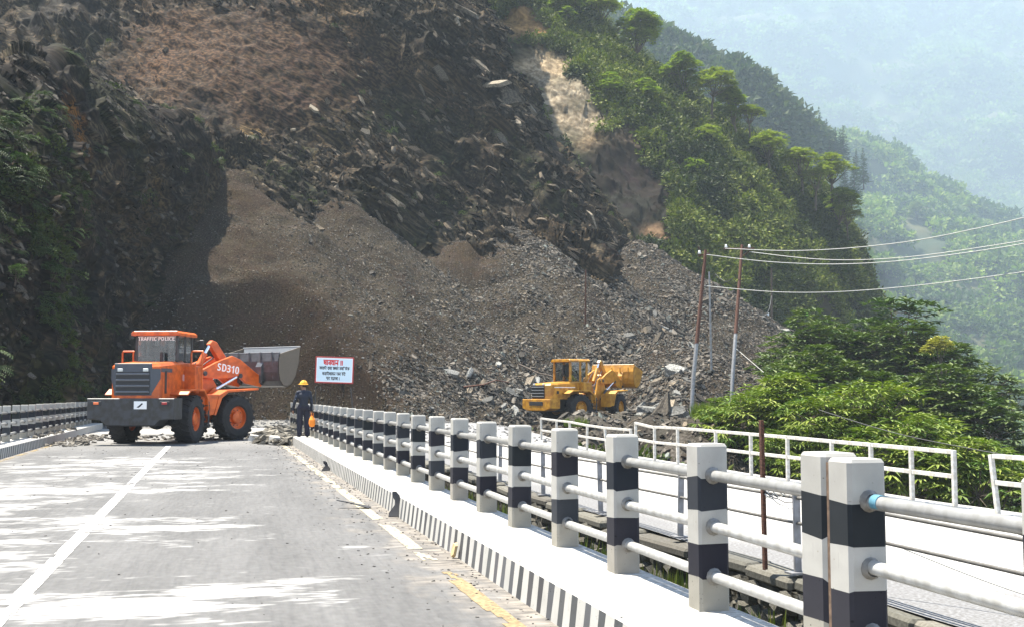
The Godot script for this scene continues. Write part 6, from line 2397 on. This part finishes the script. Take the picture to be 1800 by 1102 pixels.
	for q in wood:
		var m: Array = [mango[i % 4], darkt[i % 4], gold, limbs][q[4]]
		var hh: float = [6.0, 9.0, 5.0, 9.0][q[4]] * q[5]
		var top := P(q[0], q[1], q[2])
		plant("drooping_tree" if q[4] == 0 else ("golden_tree" if q[4] == 2 else "leafy_tree"), m, top - Vector3(0, hh * 0.98, 0), q[5], q[6], "")
		i += 1
	# grass: tufts on the mound, in the ditch between the roads and along the walls
	var tuft: Array = []
	for k in 3:
		var mb := MB.new()
		for q in 46:
			var a := rnd(0, TAU)
			var out := Vector3(cos(a) * rnd(0.1, 0.5), 1, sin(a) * rnd(0.1, 0.5)).normalized()
			leafy(mb, Vector3(rnd(-0.2, 0.2), 0, rnd(-0.2, 0.2)), out, Vector3(cos(a), 0.2, sin(a)), rnd(0.5, 1.1), 0.03, Color(0.08, 0.13, 0.03).lerp(Color(0.16, 0.19, 0.05), rng.randf()))
		tuft.append(mb.mesh())
	var lots: Array = [[[], []], [[], []], [[], []]]
	for k in 1500:
		var b := rnd(4.0, 34.0)
		var r := rnd(3.35, 6.6)
		if n_mid.get_noise_2d(r, b) < -0.05: continue
		var w := B(r, -1.9, b)
		lots[k % 3][0].append(Transform3D(Basis(Vector3.UP, rnd(0, TAU)).scaled(Vector3.ONE * rnd(0.3, 1.0)), w))
		lots[k % 3][1].append(Color(0.8, 0.9, 0.7).lerp(Color(1.5, 1.2, 0.8), rng.randf()))
	for k in 420:
		var c := P(1350 + rng.randfn(0, 26), 757, 50)
		if k % 4 == 0: c = P(1255 + rng.randfn(0, 16), 730, 52)
		if k % 7 == 0: c = P(1015 + rng.randfn(0, 12), 738, 56)
		lots[k % 3][0].append(Transform3D(Basis(Vector3.UP, rnd(0, TAU)).scaled(Vector3.ONE * (rnd(0.4, 0.95) if k % 7 else rnd(0.2, 0.5))), Vector3(c.x, c.y - 0.3, c.z + rnd(-2, 2))))
		lots[k % 3][1].append(Color(1.1, 1.2, 0.8).lerp(Color(1.7, 1.6, 0.8), rng.randf()))
	for k in 3: scatter("grass", tuft[k], M.leaf, lots[k][0], lots[k][1])
	# a clump of dry grass growing at the bridge's edge
	var mb := MB.new()
	for q in 150:
		var a := rnd(0, TAU)
		leafy(mb, Vector3(rnd(-0.14, 0.14), 0, rnd(-0.25, 0.25)), Vector3(cos(a) * 0.5, rnd(0.3, 1.0), sin(a) * 0.5).normalized(), Vector3(cos(a), 0.2, sin(a)), rnd(0.25, 0.6), 0.016, Color(0.24, 0.20, 0.10).lerp(Color(0.16, 0.18, 0.06), rng.randf()))
	var dry := put("dry_grass_tuft", mb.mesh(), M.leaf)
	dry.position = B(3.5, -0.45, 6.0)
	tag(dry, "tuft of dry straw-coloured grass beside the footway under the pipes", "grass tuft")


# ---------------------------------------------------------------- small things
func small_things() -> void:
	rng.seed = 17
	# rusty angle post with tangled wire
	var o := thing("angle_iron_post", B(6.72, -0.60, 13.3), PSI)
	tag(o, "rusty angle-iron post standing by the pipe railing with tangled wire", "post")
	var mb := MB.new()
	mb.box(Vector3(0, 0.94, 0), Vector3(0.07, 1.88, 0.012), 0.002, Basis(Vector3.BACK, 0.012))
	mb.box(Vector3(-0.03, 0.94, 0.03), Vector3(0.012, 1.88, 0.06), 0.002, Basis(Vector3.BACK, 0.012))
	put("angle_bar", mb.mesh(), M.rust, o)
	for k in 9:
		mb = MB.new()
		var p := Vector3(0, 0.98 + rnd(-0.06, 0.08), 0.04)
		var pts: Array = [p]
		for q in 5:
			p += Vector3(rnd(-0.02, 0.12), rnd(-0.09, 0.06), rnd(-0.08, 0.1))
			pts.append(p)
		mb.tube(pts, [0.006], 5)
		put("wire_strand", mb.mesh(), M.dark_wire if k % 2 else M.wire, o)
	# orange bag hung on the railing
	o = thing("orange_bag", B(2.80, 0.62, 35.6), PSI)
	o.scale = Vector3.ONE * 0.72
	tag(o, "bright orange bag hanging on the railing beside the standing person", "bag")
	mb = MB.new()
	mb.col = Color(0.80, 0.24, 0.02)
	mb.lathe([Vector2(0, 0), Vector2(0.10, 0.02), Vector2(0.14, 0.14), Vector2(0.13, 0.30), Vector2(0.07, 0.42), Vector2(0.05, 0.48), Vector2(0.0, 0.48)], Vector3.ZERO, Vector3.UP, 14)
	put("sack", mb.mesh(), M.tinted, o)
	mb = MB.new()
	mb.col = Color(0.80, 0.24, 0.02)
	mb.tube([Vector3(-0.04, 0.46, 0), Vector3(-0.02, 0.60, 0), Vector3(0.05, 0.60, 0), Vector3(0.04, 0.46, 0)], [0.012], 6)
	put("strap", mb.mesh(), M.tinted, o)
	# torn rubber and wood by the kerb
	for q in [[2.26, 14.9, 0.34, 0.0, 1.15, "torn black rubber flap leaning upright against the striped kerb"], [2.1, 16.2, 0.40, 1.2, 0.25, "strip of black rubber lying by the kerb, its end curled up"], [2.2, 24.2, 0.22, 0.4, 1.1, "small dark scrap standing at the kerb further along"]]:
		mb = MB.new()
		var n := 6
		for k in n:
			var t := float(k) / n
			var u := float(k + 1) / n
			var bend := func(x: float) -> Vector3: return Vector3(0.05 * sin(x * 3.0), q[2] * x * sin(q[4]) + 0.012, -q[2] * x * cos(q[4]) * 1.4 + 0.05 * x * x)
			var a: Vector3 = bend.call(t)
			var b: Vector3 = bend.call(u)
			var wa := 0.09 * (1.0 - t * 0.8) + 0.02 * sin(t * 9.0)
			var wb := 0.09 * (1.0 - u * 0.8) + 0.02 * sin(u * 9.0)
			for z: float in [0.0, 0.008]:
				mb.face([a + Vector3(-wa, z, 0), a + Vector3(wa, z, 0), b + Vector3(wb, z, 0), b + Vector3(-wb, z, 0)], Vector3(0, z - 0.004, 0.3 * (z - 0.004)))
		var m := put("rubber_scrap", mb.mesh(), M.black)
		m.position = B(q[0], 0.0, q[1])
		m.rotation.y = PSI + q[3]
		tag(m, q[5], "rubber scrap")
	var chip := put("wood_chip", slab(901, 0.3), mat(Color(0.42, 0.30, 0.15), 0.8))
	chip.transform = Transform3D(Basis(Vector3.UP, 0.5) * Basis(Vector3.BACK, 1.3) * Basis.from_scale(Vector3(0.16, 0.10, 0.10)), B(2.27, 0.08, 11.1))
	tag(chip, "splintered tan wood chip with a dark end, upright at the kerb", "wood chip")
	# slabs fallen on the cliff-side footway
	var q2 := [[-5.6, 22.0, 0.75, "long brown slab lying across the cliff-side footway"], [-5.55, 19.0, 0.5, "tilted rock slab on the cliff-side footway against a banded post"], [-5.6, 30.0, 0.7, "flat dark slab far along the cliff-side footway"], [-5.2, 26.0, 0.4, "pale flat stone in the gutter by the cliff-side kerb"]]
	for k in q2.size():
		var q: Array = q2[k]
		var m := put("fallen_slab", slab(920 + k, 0.25), M.stone_grey)
		m.transform = Transform3D(Basis(Vector3.UP, rnd(0, 3)) * Basis(Vector3.BACK, rnd(-0.3, 0.3)) * Basis.from_scale(Vector3(q[2] * 1.7, q[2] * 0.7, q[2])), B(q[0], 0.30 if q[0] < -5.25 else 0.04, q[1]))
		tag(m, q[3], "rock slab")
	# broken end of the kerb near the standing figure
	var blocks := [[1.9, 41.5, 0.55], [1.5, 42.5, 0.5], [2.2, 43.2, 0.7], [1.2, 39.6, 0.45], [1.75, 37.6, 0.5], [2.5, 44.4, 0.6], [2.0, 39.0, 0.4]]
	for k in blocks.size():
		var q: Array = blocks[k]
		var m := put("concrete_block", slab(940 + k, 0.5), mat(Color(0.42, 0.40, 0.36) * (0.75 + 0.08 * k), 0.9))
		m.transform = Transform3D(Basis(Vector3.UP, rnd(0, 3)) * Basis(Vector3.BACK, rnd(-0.25, 0.25)) * Basis.from_scale(Vector3(q[2] * 1.5, q[2], q[2])), B(q[0], 0.16, q[1]))
		tag(m, ["whitish broken block on top of the pile at the kerb's end", "grey broken block beside the end of the kerb", "large pale block behind the standing person", "low dusty block on the road side of the pile", "flat pale block in front of the pile, by the yellow edge line", "far pale block under the railing's end post", "small light block close to the standing person's feet"][k], "broken block")
	# barrier across the far road
	o = thing("road_barrier", P(1345, 594, 130))
	tag(o, "pale blue sheet barrier across the far road beyond the debris", "barrier")
	mb = MB.new()
	mb.box(Vector3(-0.35, 2.0, 0), Vector3(1.7, 1.5, 0.06), 0.01)
	put("sheet", mb.mesh(), mat(Color(0.50, 0.60, 0.66), 0.5), o)
	for s: float in [-1.2, 0.5]:
		mb = MB.new()
		mb.box(Vector3(s, 1.3, -0.06), Vector3(0.12, 3.2, 0.08), 0.01)
		put("post", mb.mesh(), M.white_metal, o)
